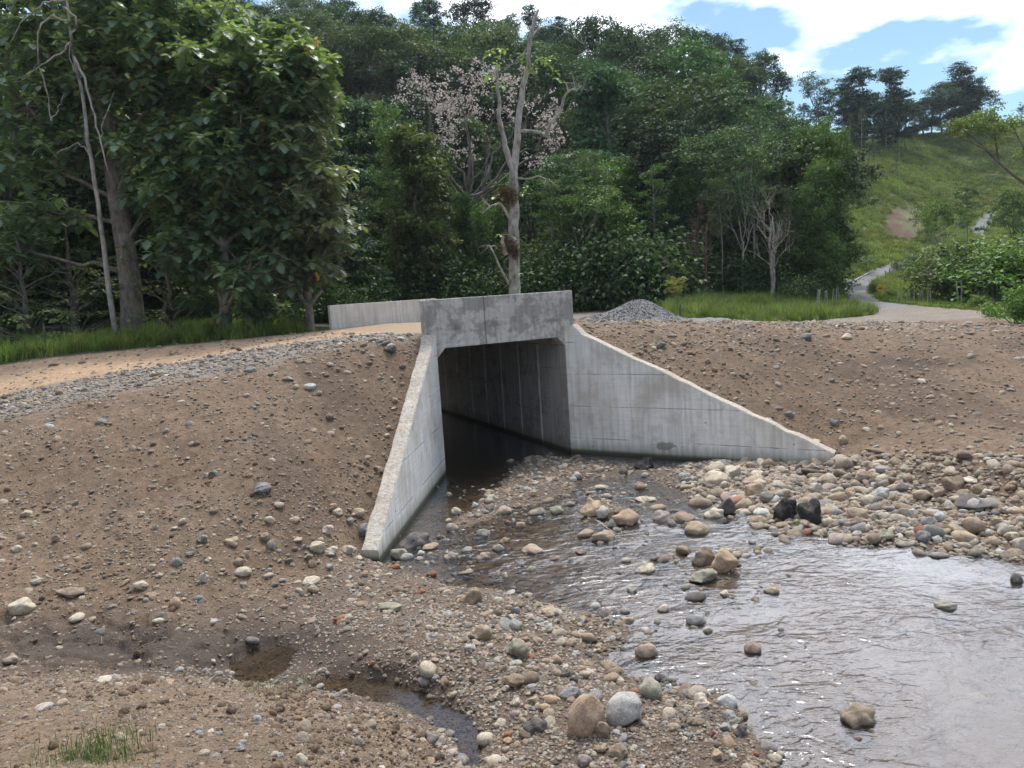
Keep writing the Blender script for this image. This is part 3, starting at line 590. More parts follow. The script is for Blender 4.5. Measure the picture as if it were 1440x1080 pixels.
# px, py, width px, height px, colour, where it lies (unique wording), name
HAND = [
 (822, 1012, 62, 74, 'orange', 'large speckled orange-tan boulder leaning at the edge of the foreground gravel bar', 'boulder', .55),
 (879, 998, 54, 56, 'pale', 'rounded whitish boulder touching the big orange-tan one on the gravel bar', 'boulder', -.3),
 (917, 970, 42, 34, 'olive', 'speckled grey-green cobble just behind the whitish boulder by the water', 'river_stone', .3),
 (932, 955, 22, 17, 'dark', 'small dark cobble behind the speckled grey-green one', 'river_stone', 0),
 (911, 915, 34, 28, 'tan', 'round brown-grey cobble standing in the calm pool beside red leaves', 'river_stone', 0),
 (867, 945, 26, 15, 'brown', 'flat brown stone lying in the middle of the calm pool', 'river_stone', 0),
 (1019, 790, 46, 50, 'orange', 'upright cracked orange-tan boulder, tallest of the trio in mid stream', 'boulder', .35),
 (990, 786, 32, 34, 'brown', 'brown stone leaning behind the upright boulder of the mid-stream trio', 'river_stone', 0),
 (988, 813, 44, 22, 'olive', 'flat olive stone at the foot of the mid-stream trio', 'river_stone', 0),
 (908, 799, 34, 20, 'cream', 'lone pale yellow oval stone in the water left of the mid-stream trio', 'river_stone', 0),
 (1085, 829, 26, 19, 'tan', 'tan stone among small wet ones right of the mid-stream trio', 'river_stone', 0),
 (1060, 911, 27, 21, 'brown', 'reddish brown stone with a dark wet side alone in the current', 'river_stone', 0),
 (1204, 1006, 52, 36, 'brown', 'smooth brown boulder standing out of the lower right water', 'boulder', 0),
 (1329, 850, 34, 17, 'olive', 'grey-brown stone alone in the stream near the right edge', 'river_stone', 0),
 (1207, 1040, 14, 12, 'rust', 'small orange-red stone just below the brown boulder in the water', 'river_stone', 0),
 (980, 872, 30, 22, 'grey', 'rough grey stone in riffles above the calm pool', 'river_stone', 0),
 (996, 887, 16, 13, 'cream', 'small cream stone touching the rough grey riffle stone', 'river_stone', 0),
 (988, 988, 30, 22, 'cream', 'cream oval stone in the cluster at the tip of the gravel bar', 'river_stone', 0),
 (1022, 986, 28, 19, 'pale', 'smooth whitish stone in the cluster at the tip of the gravel bar', 'river_stone', 0),
 (980, 974, 36, 18, 'pink', 'pinkish flat stone behind the cluster at the tip of the gravel bar', 'river_stone', 0),
 (1030, 1011, 30, 18, 'grey', 'grey flat stone in front of the smooth whitish one at the bar tip', 'river_stone', 0),
 (1040, 1030, 24, 22, 'dark', 'grey rounded stone lowest in the cluster at the bar tip', 'river_stone', 0),
 (1045, 1006, 18, 18, 'tan', 'small tan stone at the right end of the bar-tip cluster', 'river_stone', 0),
 (1008, 1062, 18, 14, 'orange', 'small orange stone among wet dark pebbles at the bottom edge', 'river_stone', 0),
 (878, 731, 44, 30, 'orange', 'broad yellow-tan boulder, right-hand one of the group below the culvert mouth', 'boulder', 0),
 (833, 716, 40, 34, 'orange', 'orange-tan boulder, left-hand one of the group below the culvert mouth', 'boulder', 0),
 (847, 722, 20, 20, 'pale', 'whitish stone wedged between the two orange-tan boulders', 'river_stone', 0),
 (861, 738, 16, 18, 'bluegrey', 'small blue-grey stone between the two orange-tan boulders', 'river_stone', 0),
 (823, 752, 28, 16, 'tan', 'tan stone in front of the left orange-tan boulder', 'river_stone', 0),
 (848, 755, 38, 18, 'tan', 'long tan stone in front of the yellow-tan boulder', 'river_stone', 0),
 (931, 727, 30, 20, 'pink', 'pinkish-brown stone first in the line leading to the grey rock', 'river_stone', 0),
 (962, 727, 40, 18, 'brown', 'flat brown stone second in the line leading to the grey rock', 'river_stone', 0),
 (980, 744, 36, 22, 'tan', 'round tan stone in front of the line leading to the grey rock', 'river_stone', 0),
 (1003, 723, 32, 20, 'cream', 'cream stone right against the angular dark grey rock', 'river_stone', 0),
 (1021, 715, 32, 32, 'dark', 'angular dark grey rock at the water edge of the right bank', 'rock', .4),
 (1073, 722, 28, 18, 'pale', 'whitish stone just left of the black boulders', 'river_stone', 0),
 (1103, 719, 36, 40, 'black', 'left one of the two black boulders at the edge of the stony bank', 'boulder', 0),
 (1140, 723, 37, 38, 'black', 'right one of the two black boulders, with grass blades at its foot', 'boulder', .2),
 (1369, 707, 70, 26, 'dark', 'long flat dark slab of rock at the back of the right bank', 'rock', 0),
 (911, 653, 40, 22, 'black', 'black rock in the water against the pale right wing wall', 'rock', 0),
 (1434, 766, 22, 20, 'cream', 'cream stone cut by the right edge of the picture', 'river_stone', 0),
 (1142, 659, 26, 20, 'tan', 'tan stone resting at the foot of the right wing wall near its end', 'river_stone', 0),
 (1163, 675, 32, 22, 'tan', 'sandy boulder on the bank below the end of the right wing wall', 'boulder', 0),
 (1179, 701, 30, 24, 'orange', 'orange-tan stone behind the right black boulder', 'river_stone', 0),
 (1080, 700, 28, 18, 'olive', 'olive stone between the dark grey rock and the black boulders', 'river_stone', 0),
 (1238, 695, 28, 20, 'pale', 'whitish lump of stone in the middle of the right bank', 'river_stone', 0),
 (1030, 664, 32, 18, 'cream', 'cream flat stone at the left end of the right bank', 'river_stone', 0),
 (1009, 674, 38, 22, 'cream', 'large cream cobble at the water end of the right bank', 'river_stone', 0),
 (1062, 690, 32, 22, 'orange', 'yellowish cobble behind the whitish one near the black boulders', 'river_stone', 0),
 (1305, 734, 28, 18, 'bluegrey', 'greenish blue-grey stone at the wet edge of the right bank', 'river_stone', 0),
 (1300, 755, 22, 18, 'bluegrey', 'blue-grey stone nearest the water on the right bank', 'river_stone', 0),
 (1366, 737, 32, 17, 'cream', 'pale elongated stone below the long dark slab', 'river_stone', 0),
 (1364, 675, 30, 9, 'cream', 'thin pale slab of stone at the toe of the right embankment', 'river_stone', 0),
 (1135, 474, 17, 12, 'bluegrey', 'bluish stone at the crest of the right embankment', 'river_stone', 0),
 (929, 485, 18, 13, 'bluegrey', 'bluish stone below the crest near the top of the right wing wall', 'river_stone', 0),
 (1110, 582, 13, 10, 'bluegrey', 'small round blue-grey stone in the middle of the right embankment', 'river_stone', 0),
 (1174, 594, 14, 9, 'bluegrey', 'blue-grey stone low on the right embankment above a dark wet patch', 'river_stone', 0),
 (1147, 622, 22, 12, 'cream', 'cream stone lying behind the low end of the right wing wall', 'river_stone', 0),
 (1081, 592, 14, 11, 'cream', 'cream stone against the sloping top of the right wing wall', 'river_stone', 0),
 (1185, 619, 14, 14, 'tan', 'tan stone in the dark toe of the right embankment', 'river_stone', 0),
 (1190, 474, 16, 9, 'cream', 'cream stone on the crest of the right embankment beside the bluish ones', 'river_stone', 0),
 (369, 684, 31, 15, 'bluegrey', 'flat light blue-grey stone sunk in the middle of the left slope', 'river_stone', 0),
 (300, 665, 14, 10, 'bluegrey', 'small blue-grey stone left of the flat one on the left slope', 'river_stone', 0),
 (290, 668, 9, 7, 'cream', 'tiny cream stone touching the small blue-grey one on the left slope', 'river_stone', 0),
 (143, 592, 18, 10, 'bluegrey', 'dark blue-grey stone high on the far left slope', 'river_stone', 0),
 (352, 519, 18, 10, 'bluegrey', 'blue-grey stone at the lower edge of the gravel shoulder', 'river_stone', 0),
 (549, 491, 18, 11, 'dark', 'dark stone just below the road beside the headwall', 'river_stone', 0),
 (406, 532, 18, 10, 'bluegrey', 'light blue-grey stone below the gravel shoulder', 'river_stone', 0),
 (436, 544, 20, 10, 'pale', 'pale flat stone high on the left slope toward the culvert', 'river_stone', 0),
 (513, 745, 20, 22, 'bluegrey', 'round blue-grey stone against the rough edge of the left wing wall', 'river_stone', 0),
 (505, 720, 19, 12, 'tan', 'tan stone just above the round blue-grey one by the left wing wall', 'river_stone', 0),
 (447, 769, 24, 16, 'cream', 'cream cobble, first in the row left of the wing wall tip', 'river_stone', 0),
 (466, 777, 24, 15, 'cream', 'cream cobble, middle of the row left of the wing wall tip', 'river_stone', 0),
 (489, 775, 19, 15, 'cream', 'cream cobble nearest the wing wall in the row at its tip', 'river_stone', 0),
 (460, 747, 20, 16, 'cream', 'cream cobble above the row left of the wing wall tip', 'river_stone', 0),
 (326, 761, 22, 13, 'tan', 'tan oval stone low on the left slope', 'river_stone', 0),
 (284, 759, 17, 13, 'grey', 'grey stone left of the tan oval one low on the left slope', 'river_stone', 0),
 (248, 791, 18, 15, 'grey', 'greenish grey stone on the lower left slope', 'river_stone', 0),
 (38, 722, 18, 11, 'tan', 'tan stone half buried in the slope near the left edge', 'river_stone', 0),
 (52, 817, 18, 14, 'cream', 'cream stone low on the slope near the left edge', 'river_stone', 0),
 (30, 853, 36, 21, 'cream', 'large flat cream stone at the left edge above the gully', 'river_stone', 0),
 (198, 823, 21, 16, 'cream', 'blocky cream stone above the dark gully', 'river_stone', 0),
 (287, 814, 15, 18, 'cream', 'pointed cream stone on the lower left slope', 'river_stone', 0),
 (246, 848, 22, 19, 'orange', 'cream stone with an orange stain right above the gully', 'river_stone', 0),
 (342, 803, 24, 13, 'cream', 'ragged cream stone midway between slope and wing wall tip', 'river_stone', 0),
 (436, 816, 28, 11, 'cream', 'long pale stone pointing toward the wing wall tip', 'river_stone', 0),
 (96, 835, 42, 9, 'brown', 'long narrow brown stone above the gully', 'river_stone', 0),
 (266, 778, 13, 9, 'bluegrey', 'bluish stone low on the left slope beside grey ones', 'river_stone', 0),
 (381, 767, 13, 15, 'grey', 'upright grey stone in the scattered stones left of the row', 'river_stone', 0),
 (427, 1022, 24, 25, 'tan', 'tan stone sunk in the near mound', 'river_stone', 0),
 (506, 1045, 17, 17, 'grey', 'grey-green stone on the right part of the near mound', 'river_stone', 0),
 (339, 1051, 25, 16, 'grey', 'grey stone low on the near mound', 'river_stone', 0),
 (425, 1070, 18, 20, 'cream', 'upright cream stone at the bottom edge of the near mound', 'river_stone', 0),
 (279, 1026, 20, 13, 'bluegrey', 'blue-grey stone in the middle of the near mound', 'river_stone', 0),
 (62, 995, 26, 12, 'cream', 'cream stone on the left of the near mound', 'river_stone', 0),
 (145, 957, 27, 11, 'cream', 'pale flat stone on the rim of the near mound over the gully', 'river_stone', 0),
 (390, 1013, 18, 12, 'brown', 'brown stone just left of the tan one on the near mound', 'river_stone', 0),
 (362, 1011, 13, 13, 'pale', 'small whitish round stone on the near mound', 'river_stone', 0),
 (471, 978, 16, 12, 'grey', 'grey stone at the puddle end of the near mound', 'river_stone', 0),
 (394, 1063, 11, 13, 'pale', 'small white stone near the bottom edge of the mound', 'river_stone', 0),
 (15, 927, 24, 16, 'pink', 'purplish flat stone in the gully at the left edge', 'river_stone', 0),
 (107, 869, 25, 12, 'cream', 'pale stone at the upper edge of the gully', 'river_stone', 0),
 (223, 873, 17, 10, 'cream', 'small cream stone at the upper edge of the gully mud', 'river_stone', 0),
 (299, 875, 17, 12, 'pale', 'greyish round stone at the gully edge left of the puddle', 'river_stone', 0),
 (553, 854, 44, 11, 'olive', 'long flat pale-green slab on the dark gravel between gully and stream', 'river_stone', 0),
 (480, 871, 24, 14, 'rust', 'reddish orange crumbly stone near the gully outlet', 'river_stone', 0),
 (675, 893, 35, 28, 'tan', 'big pale tan cobble on the gravel bar left of the grey ones', 'river_stone', 0),
 (665, 841, 26, 28, 'brown', 'brown pyramid-shaped stone on the upper gravel bar', 'river_stone', .5),
 (725, 879, 25, 20, 'grey', 'light grey stone right of the big pale tan cobble', 'river_stone', 0),
 (726, 913, 40, 30, 'olive', 'grey-brown half-buried boulder on the gravel bar', 'boulder', 0),
 (775, 861, 30, 18, 'tan', 'tan stone at the top edge of the gravel bar by the water', 'river_stone', 0),
 (752, 1022, 40, 24, 'dark', 'dark grey-brown smooth stone left of the large orange-tan boulder', 'river_stone', 0),
 (847, 1028, 25, 32, 'brown', 'brown stone squeezed between the orange-tan and whitish boulders', 'river_stone', 0),
 (868, 1056, 30, 22, 'brown', 'brown cobble below the whitish boulder', 'river_stone', 0),
 (821, 1070, 22, 18, 'pink', 'pale pink stone at the bottom edge under the orange-tan boulder', 'river_stone', 0),
 (801, 975, 34, 19, 'bluegrey', 'bluish flat stone on the gravel bar above the orange-tan boulder', 'river_stone', 0),
 (725, 987, 18, 16, 'cream', 'cream stone on the gravel bar left of the bluish flat one', 'river_stone', 0),
 (724, 956, 32, 18, 'brown', 'brown stone half sunk in the middle of the gravel bar', 'river_stone', 0),
 (749, 773, 32, 18, 'tan', 'tan stone in shallow water at the outlet of the culvert pool', 'river_stone', 0),
 (679, 783, 24, 14, 'tan', 'oval tan stone in the shallows beyond the wing wall tip', 'river_stone', 0),
 (634, 783, 24, 16, 'pink', 'pinkish stone in the shallows near the wing wall tip', 'river_stone', 0),
 (709, 761, 18, 12, 'orange', 'small orange stone in the shallows below the inner stone line', 'river_stone', 0),
 (709, 718, 26, 15, 'tan', 'tan stone in the line of cobbles before the culvert mouth', 'river_stone', 0),
 (692, 702, 24, 16, 'cream', 'cream stone behind the tan one in the line before the culvert mouth', 'river_stone', 0),
 (642, 719, 18, 17, 'cream', 'blocky cream stone at the left end of the line before the culvert mouth', 'river_stone', 0),
 (668, 711, 12, 10, 'pale', 'small whitish round stone in the line before the culvert mouth', 'river_stone', 0),
 (636, 743, 20, 14, 'pink', 'pinkish stone pair piece in the water beside the left wing wall', 'river_stone', 0),
 (604, 769, 26, 13, 'tan', 'tan long stone leaning on the dark boulder at the wing wall tip', 'river_stone', 0),
 (561, 781, 30, 22, 'olive', 'grey-green angular stone at the tip of the left wing wall', 'rock', 0),
 (582, 762, 52, 26, 'dark', 'dark brown-grey boulder lying against the left wing wall', 'boulder', 0),
 (592, 778, 15, 10, 'pale', 'whitish pebble between the dark boulder and the tan long stone', 'river_stone', 0),
 (908, 703, 32, 10, 'cream', 'cream flat stone in the water behind the boulder group', 'river_stone', 0),
 (806, 674, 12, 10, 'pale', 'whitish stone on the small bar inside the culvert bay', 'river_stone', 0),
 (1431, 815, 18, 20, 'dark', 'dark wet stone at the right edge in the shallows', 'river_stone', 0),
]
rs = random.Random(21)
for (px, py, w_, h_, key, lab, nm, rot) in HAND:
    P, D = hit(px, py + h_*.22)
    if P[2] < -.02: P = at_z(px, py+h_*.28, -.03); D = float((P-CP) @ CF)
    if np.hypot(P[0], P[1]) > 30: print('far stone', lab, P); continue
    mesh = rs.choice([9, 10, 11, 12]) if nm == 'rock' else (3 if py > 990 and px < 900 else rs.choice([13, 14, 15, 16, 17, 18])) if nm == 'boulder' else None
    sink = .42 if key in ('bluegrey', 'tan') and px < 500 else .28
    put_stone(P, D, w_, h_, key, lab, None, nm, rot if rot else None, sink, mesh, rg=rs)
print('hand stones', len(placed))
# more loose stones of the banks, one by one
ZONES = [
 # polygon in the picture, count, min px, max px, colours, group, label pattern
 ([(985, 655), (1170, 652), (1215, 645), (1440, 690), (1440, 780), (1330, 762), (1220, 760), (1120, 745), (1050, 715)], 66, 14, 31, ['cream', 'tan', 'tan', 'cream', 'cream', 'grey', 'pale', 'tan', 'olive', 'brown'], 'stones heaped on the right bank of the stream', '{c} cobble among the heaped stones of the right bank'),
 ([(735, 648), (800, 648), (890, 660), (800, 690), (715, 725), (640, 740), (690, 700)], 14, 8, 15, ['cream', 'tan', 'pink', 'brown', 'pale'], 'stones on the small bar before the culvert mouth', '{c} stone on the small bar before the culvert mouth'),
 ([(690, 850), (840, 880), (830, 950), (950, 1000), (900, 1080), (690, 1080), (690, 960)], 30, 13, 22, ['grey', 'tan', 'brown', 'pale', 'cream', 'pink', 'dark', 'orange'], 'stones of the foreground gravel bar', '{c} stone of the foreground gravel bar'),
 ([(930, 975), (1040, 1020), (1090, 1080), (880, 1080)], 10, 12, 20, ['grey', 'tan', 'rust', 'dark', 'brown', 'pale'], 'stones at the tip of the gravel bar', '{c} wet stone at the bottom tip of the gravel bar'),
 ([(540, 800), (700, 790), (780, 850), (640, 900), (560, 850)], 12, 10, 17, ['tan', 'pink', 'grey', 'rust', 'brown', 'cream'], 'stones between the wing wall tip and the gravel bar', '{c} stone between the wing wall tip and the gravel bar'),
 ([(380, 725), (500, 700), (515, 790), (430, 830), (250, 850), (150, 800), (300, 770)], 22, 9, 16, ['cream', 'grey', 'tan', 'bluegrey', 'cream', 'brown'], 'stones at the foot of the left slope', '{c} stone at the foot of the left slope'),
 ([(0, 740), (250, 740), (280, 850), (0, 880)], 8, 9, 15, ['cream', 'tan', 'bluegrey', 'grey', 'brown'], 'stones low on the left slope', '{c} stone scattered low on the left slope near the picture edge'),
 ([(570, 500), (590, 480), (560, 640), (530, 720), (505, 740), (520, 650), (555, 560)], 8, 9, 14, ['cream', 'tan', 'brown', 'bluegrey', 'orange'], 'stones lying along the top of the left wing wall', '{c} stone lying along the rough top of the left wing wall'),
 ([(1180, 625), (1260, 610), (1440, 640), (1440, 690), (1240, 680)], 12, 9, 15, ['cream', 'grey', 'tan', 'bluegrey', 'brown'], 'stones at the toe of the right embankment', '{c} stone at the wet toe of the right embankment'),
]
MARKS = [(1121, 721, 'the pair of black boulders'), (1369, 707, 'the long dark slab'), (1172, 650, 'the right wing wall end'), (1021, 715, 'the angular dark grey rock'), (1238, 695, 'the whitish lump on the bank'), (1305, 742, 'the bluish bank-edge stones'), (1430, 680, 'the right picture edge'), (1009, 674, 'the large cream cobble'),
 (700, 710, 'the pre-culvert cobble line'), (856, 722, 'the two orange-tan boulders'), (790, 650, 'the pool at the culvert mouth'), (852, 1005, 'the foreground boulder pair'), (675, 893, 'the big pale tan cobble'), (726, 913, 'the half-buried boulder'), (775, 861, 'the tan stone at the bar top'), (752, 1022, 'the smooth dark cobble'), (665, 841, 'the brown pyramid-shaped stone'),
 (1005, 990, 'the bar-tip cluster'), (1008, 1062, 'the small orange stone below'), (560, 781, 'the wing wall tip'), (553, 854, 'the long pale-green slab'), (466, 777, 'the row of cream cobbles'), (369, 684, 'the flat blue-grey stone'), (326, 761, 'the tan oval stone'), (248, 791, 'the greenish grey stone'), (30, 853, 'the large flat cream stone'), (198, 823, 'the blocky cream stone'), (580, 540, 'the rough wing wall top'), (513, 745, 'the round blue-grey stone'), (1174, 594, 'the blue-grey embankment stone'), (1330, 660, 'the wet right embankment toe')]
AUTO = []
ZONES.append(([(620, 740), (800, 690), (1060, 745), (1010, 870), (860, 880), (700, 840)], 22, 10, 24, ['tan', 'cream', 'brown', 'olive', 'pink', 'grey'], 'stones standing in the riffle', '{c}'))
cnt = 0
for poly, n, a, b, cols, grp, pat in ZONES:
    xs_ = [p[0] for p in poly]; ys_ = [p[1] for p in poly]; k = 0; tries = 0
    sizes = sorted([a + (b-a)*rs.random()**2.2 for _ in range(n)], reverse=True)
    while k < n and tries < n*25:
        tries += 1; px, py = rs.uniform(min(xs_), max(xs_)), rs.uniform(min(ys_), max(ys_))
        if not bool(inpoly(np.array([px]), np.array([py]), poly)[0]): continue
        P, D = hit(px, py)
        if P[2] < -.02: P = at_z(px, py, -.02); D = float((P-CP) @ CF)
        sz = sizes[k]; r = sz*D/F/2
        if any((P[0]-x)**2 + (P[1]-y)**2 < ((r+rr)*.78)**2 for x, y, rr in placed): continue
        if abs(float(inner_dist(np.array([P[0]]), np.array([P[1]]))[0])) < .35 and P[0] < 8 and P[1] > 12.2 and 'bar before' not in grp: continue
        key = rs.choice(cols)
        fl = rs.uniform(.5, .9)
        o = put_stone(P, D, sz, sz*fl, key, 'x', grp, 'river_stone', None, rs.uniform(.2, .4), rg=rs); k += 1; cnt += 1
        size = 'tiny' if sz < 9.5 else 'small' if sz < 13 else 'medium' if sz < 19 else 'large'; shape = 'flat' if fl < .62 else 'oval' if fl < .76 else 'round'
        best = min(MARKS, key=lambda m: math.hypot(m[0]-px, (m[1]-py)*1.5)); ddx, ddy = px-best[0], (py-best[1])*1.5
        far = '' if math.hypot(ddx, ddy) > 75 else 'close '
        side = ('right of' if ddx > 0 else 'left of') if abs(ddx) > abs(ddy)*1.2 else ('in front of' if ddy > 0 else 'behind') 
        AUTO.append((o, f'{size} {shape} {SHADE[key]} stone {far}{side} {best[2]}', px, py))
print('auto stones', cnt)
seen = {}
for o, l, px, py in AUTO: seen.setdefault(l, []).append((px, py, o))
for l, items in seen.items():
    items.sort(key=lambda e: e[0])
    if len(items) == 1: items[0][2]['label'] = l
    elif len(items) == 2:
        for e, w in zip(items, ('left-hand', 'right-hand')): e[2]['label'] = f'{w} {l}'
    else:
        for i, e in enumerate(items): e[2]['label'] = (['leftmost', 'second', 'third', 'fourth', 'fifth', 'sixth'][min(i, 5)] if i < len(items)-1 else 'rightmost') + ' ' + l

# ------------------------------------------------------------------ scattered masses (geometry nodes)
def scatter(name, P, R, S, C, meshes, label=None, pick=None):
    me = bpy.data.meshes.new(name); me.vertices.add(len(P)); me.vertices.foreach_set('co', np.asarray(P, np.float32).ravel())
    def A(nm, ty, key, arr): a = me.attributes.new(nm, ty, 'POINT'); a.data.foreach_set(key, np.asarray(arr).ravel())
    A('rotv', 'FLOAT_VECTOR', 'vector', np.asarray(R, np.float32)); A('sclv', 'FLOAT_VECTOR', 'vector', np.asarray(S, np.float32))
    c4 = np.ones((len(P), 4), np.float32); c4[:, :3] = C; A('scol', 'FLOAT_COLOR', 'color', c4)
    A('pick', 'INT', 'value', (RNG.integers(0, len(meshes), len(P)) if pick is None else pick).astype(np.int32))
    o = link(name, me); tag(o, kind='stuff')
    src = bpy.data.collections.new(name + '_shapes')
    for i, m in enumerate(meshes):
        so = bpy.data.objects.new(f'{name}_shape', m); src.objects.link(so)
    g = bpy.data.node_groups.new(name, 'GeometryNodeTree'); g.interface.new_socket('Geometry', in_out='INPUT', socket_type='NodeSocketGeometry'); g.interface.new_socket('Geometry', in_out='OUTPUT', socket_type='NodeSocketGeometry')
    N = g.nodes.new; L = g.links.new
    gi, go = N('NodeGroupInput'), N('NodeGroupOutput'); mp = N('GeometryNodeMeshToPoints'); iop = N('GeometryNodeInstanceOnPoints'); ci = N('GeometryNodeCollectionInfo')
    ci.inputs['Collection'].default_value = src; ci.inputs['Separate Children'].default_value = True; ci.inputs['Reset Children'].default_value = True
    def NA_(nm, ty): a = N('GeometryNodeInputNamedAttribute'); a.data_type = ty; a.inputs['Name'].default_value = nm; return a.outputs['Attribute']
    L(gi.outputs[0], mp.inputs['Mesh']); L(mp.outputs[0], iop.inputs['Points']); L(ci.outputs[0], iop.inputs['Instance']); iop.inputs['Pick Instance'].default_value = True
    L(NA_('pick', 'INT'), iop.inputs['Instance Index'])
    er = N('FunctionNodeEulerToRotation'); L(NA_('rotv', 'FLOAT_VECTOR'), er.inputs[0]); L(er.outputs[0], iop.inputs['Rotation'])
    L(NA_('sclv', 'FLOAT_VECTOR'), iop.inputs['Scale']); L(iop.outputs[0], go.inputs[0])
    md = o.modifiers.new('scatter', 'NODES'); md.node_group = g; return o
def polar_pts(n, r0, r1, a0=-.72, a1=.72, pw=1.0):
    r = r0*(r1/r0)**(RNG.random(n)**pw); a = RNG.uniform(a0, a1, n); return np.sin(a)*r, np.cos(a)*r, r
PAL = np.array([K['tan'], K['cream'], K['grey'], K['bluegrey'], K['pale'], K['brown'], K['pink'], K['olive'], K['dark'], K['orange'], K['rust']])
x, y, r = polar_pts(150000, 3.0, 30)
z = ground_full(x, y); u, v = W2C(x, y); qq, _ = proj(np.stack([x, y, z], 1)); ii = inner_dist(x, y)
dens = np.full(len(x), .28)
n_ = fbm(x, y, .8, 3, 90)
dens += .25*sst(.0, .5, n_); dens = np.where((z < 1.3) & (qq[:, 0] < 560), dens + .28, dens)
lowz = (z < .28) & (z > -.12) & ((v < 0) | (ii > 0)); dens = np.where(lowz, .75 + .3*n_, dens)
dens = np.where((z < -.03), .8, dens)
dens = np.where((qq[:, 0] > 960) & (qq[:, 1] > 640) & (qq[:, 1] < 790) & (z > -.05), 1.3, dens)
dens = np.where((qq[:, 0] > 560) & (qq[:, 0] < 980) & (qq[:, 1] > 860) & (z > -.03), 1.0, dens)
gulm = np.exp(-(((qq[:, 0]-200)/260)**2 + ((qq[:, 1]-912)/34)**2))*(z < .8); dens *= (1-.9*gulm)
shl = (v > -.3 + n_*1.4) & (v < 3.5 + n_) & (u < 0) & (u > -16); dens = np.where(shl, .8, dens)
dens = np.where((v > 3.6) & (v < 9.6) & (u < 0), .10, dens)
dens = np.where((v > 9.4) & (u < 1), 0, dens)
dens = np.where((v > 1.0) & (u > 1.7), .35, dens); dens = np.where((v < 2) & (v > -1.6) & (u > 4), .75, dens)
dens = np.where(z < -.15, .15, dens)
dens = np.where((ii > -.3) & (ii < .3) & (v > -7.5) & (z > .25), .0, dens)
dens = np.where((v > .2) & (u > -.4) & (u < CW+.4), 0, dens)
keep = RNG.random(len(x)) < dens
x, y, r, z, u, v = [a[keep] for a in (x, y, r, z, u, v)]; n = len(x)
s = r*.0015*(1 + .75*RNG.pareto(2.9, n)); s = np.minimum(s, np.where(z < .4, .075, .06)*(.7+.05*r)); s = np.maximum(s, .006)
qx_ = proj(np.stack([x, y, z], 1))[0]; bank = (qx_[:, 0] > 960) & (qx_[:, 1] > 635) & (qx_[:, 1] < 790); bar = (qx_[:, 0] > 600) & (qx_[:, 1] > 850) & (qx_[:, 0] < 1100)
s = s*np.where(bank, 1.9, np.where(bar, 1.3, 1.0))
S = np.stack([s*RNG.uniform(.8, 1.35, n), s*RNG.uniform(.8, 1.1, n), s*RNG.uniform(.45, .85, n)], 1)
R = np.stack([RNG.normal(0, .3, n), RNG.normal(0, .3, n), RNG.uniform(0, 6.28, n)], 1)
wts_soil = np.array([.26, .20, .08, .09, .05, .16, .07, .04, .02, .03, .0]); wts_bar = np.array([.26, .20, .12, .05, .08, .14, .04, .03, .05, .02, .01]); wts_sh = np.array([.18, .10, .28, .14, .12, .06, .04, .06, .02, 0, 0])
ci_ = np.array([RNG.choice(11, n, p=w/w.sum()) for w in (wts_soil, wts_bar, wts_sh)])
shl = (v > -.2) & (v < 3.5) & (u < 0); kind = np.where(shl, 2, np.where(z < .3, 1, 0)); cidx = ci_[kind, np.arange(n)]
C = PAL[cidx]*RNG.uniform(.72, 1.12, n)[:, None]
soilf = np.where(kind == 0, RNG.uniform(.0, .7, n), RNG.uniform(0, .35, n))[:, None]; C = C*(1-soilf) + np.array(SOIL)*1.15*soilf
shal = (z < -.03) & (qx_[:, 0] > 560) & (qx_[:, 0] < 1120) & (qx_[:, 1] > 690) & (qx_[:, 1] < 905) & (RNG.random(n) < .10*(1 + fbm(x, y, .8, 2, 91)*3)); S[shal] *= 1.9; z = np.where(shal, -.02, z)
z = z + S[:, 2]*np.where(kind == 0, RNG.uniform(-.75, .3, n), RNG.uniform(-.4, .4, n))
tag(scatter('pebbles', np.stack([x, y, z], 1), R, S, C, PM), 'mixed tan, cream and grey pebbles strewn over banks and streambed')
print('pebbles', n)

# ------------------------------------------------------------------ vegetation kit
def unit(a): return a/np.maximum(np.linalg.norm(a, axis=-1, keepdims=True), 1e-9)
def rand_unit(n, g): return unit(g.normal(size=(n, 3)))
def leaf_quads(c, nrm, d, l, w, fold=.18):
    """rhombic folded leaves; returns verts (4n,3), quads"""
    d = unit(d - nrm*np.sum(d*nrm, -1, keepdims=True)); s = np.cross(nrm, d); l = l[:, None]; w = w[:, None]
    V = np.stack([c - d*l*.5, c + s*w*.5 + nrm*w*fold - d*l*.05, c + d*l*.5 - nrm*l*.12, c - s*w*.5 + nrm*w*fold - d*l*.05], 1).reshape(-1, 3)
    return V, np.arange(len(V)).reshape(-1, 4)
def tube(P, R, sides=6, cap=True):
    P = np.asarray(P, float); n = len(P); V = []
    T = np.gradient(P, axis=0); T = unit(T); ref = np.array([.3, .2, 1.0]) if abs(T[0][2]) < .9 else np.array([1.0, .2, 0])
    a = unit(np.cross(T, ref)); b = np.cross(T, a); ang = np.arange(sides)/sides*2*math.pi
    V = (P[:, None] + (a[:, None]*np.cos(ang)[None, :, None] + b[:, None]*np.sin(ang)[None, :, None])*np.asarray(R)[:, None, None]).reshape(-1, 3)
    i = np.arange(n*sides).reshape(n, sides); j = np.roll(i, -1, 1)
    return V, np.stack([i[:-1].ravel(), j[:-1].ravel(), j[1:].ravel(), i[1:].ravel()], 1)
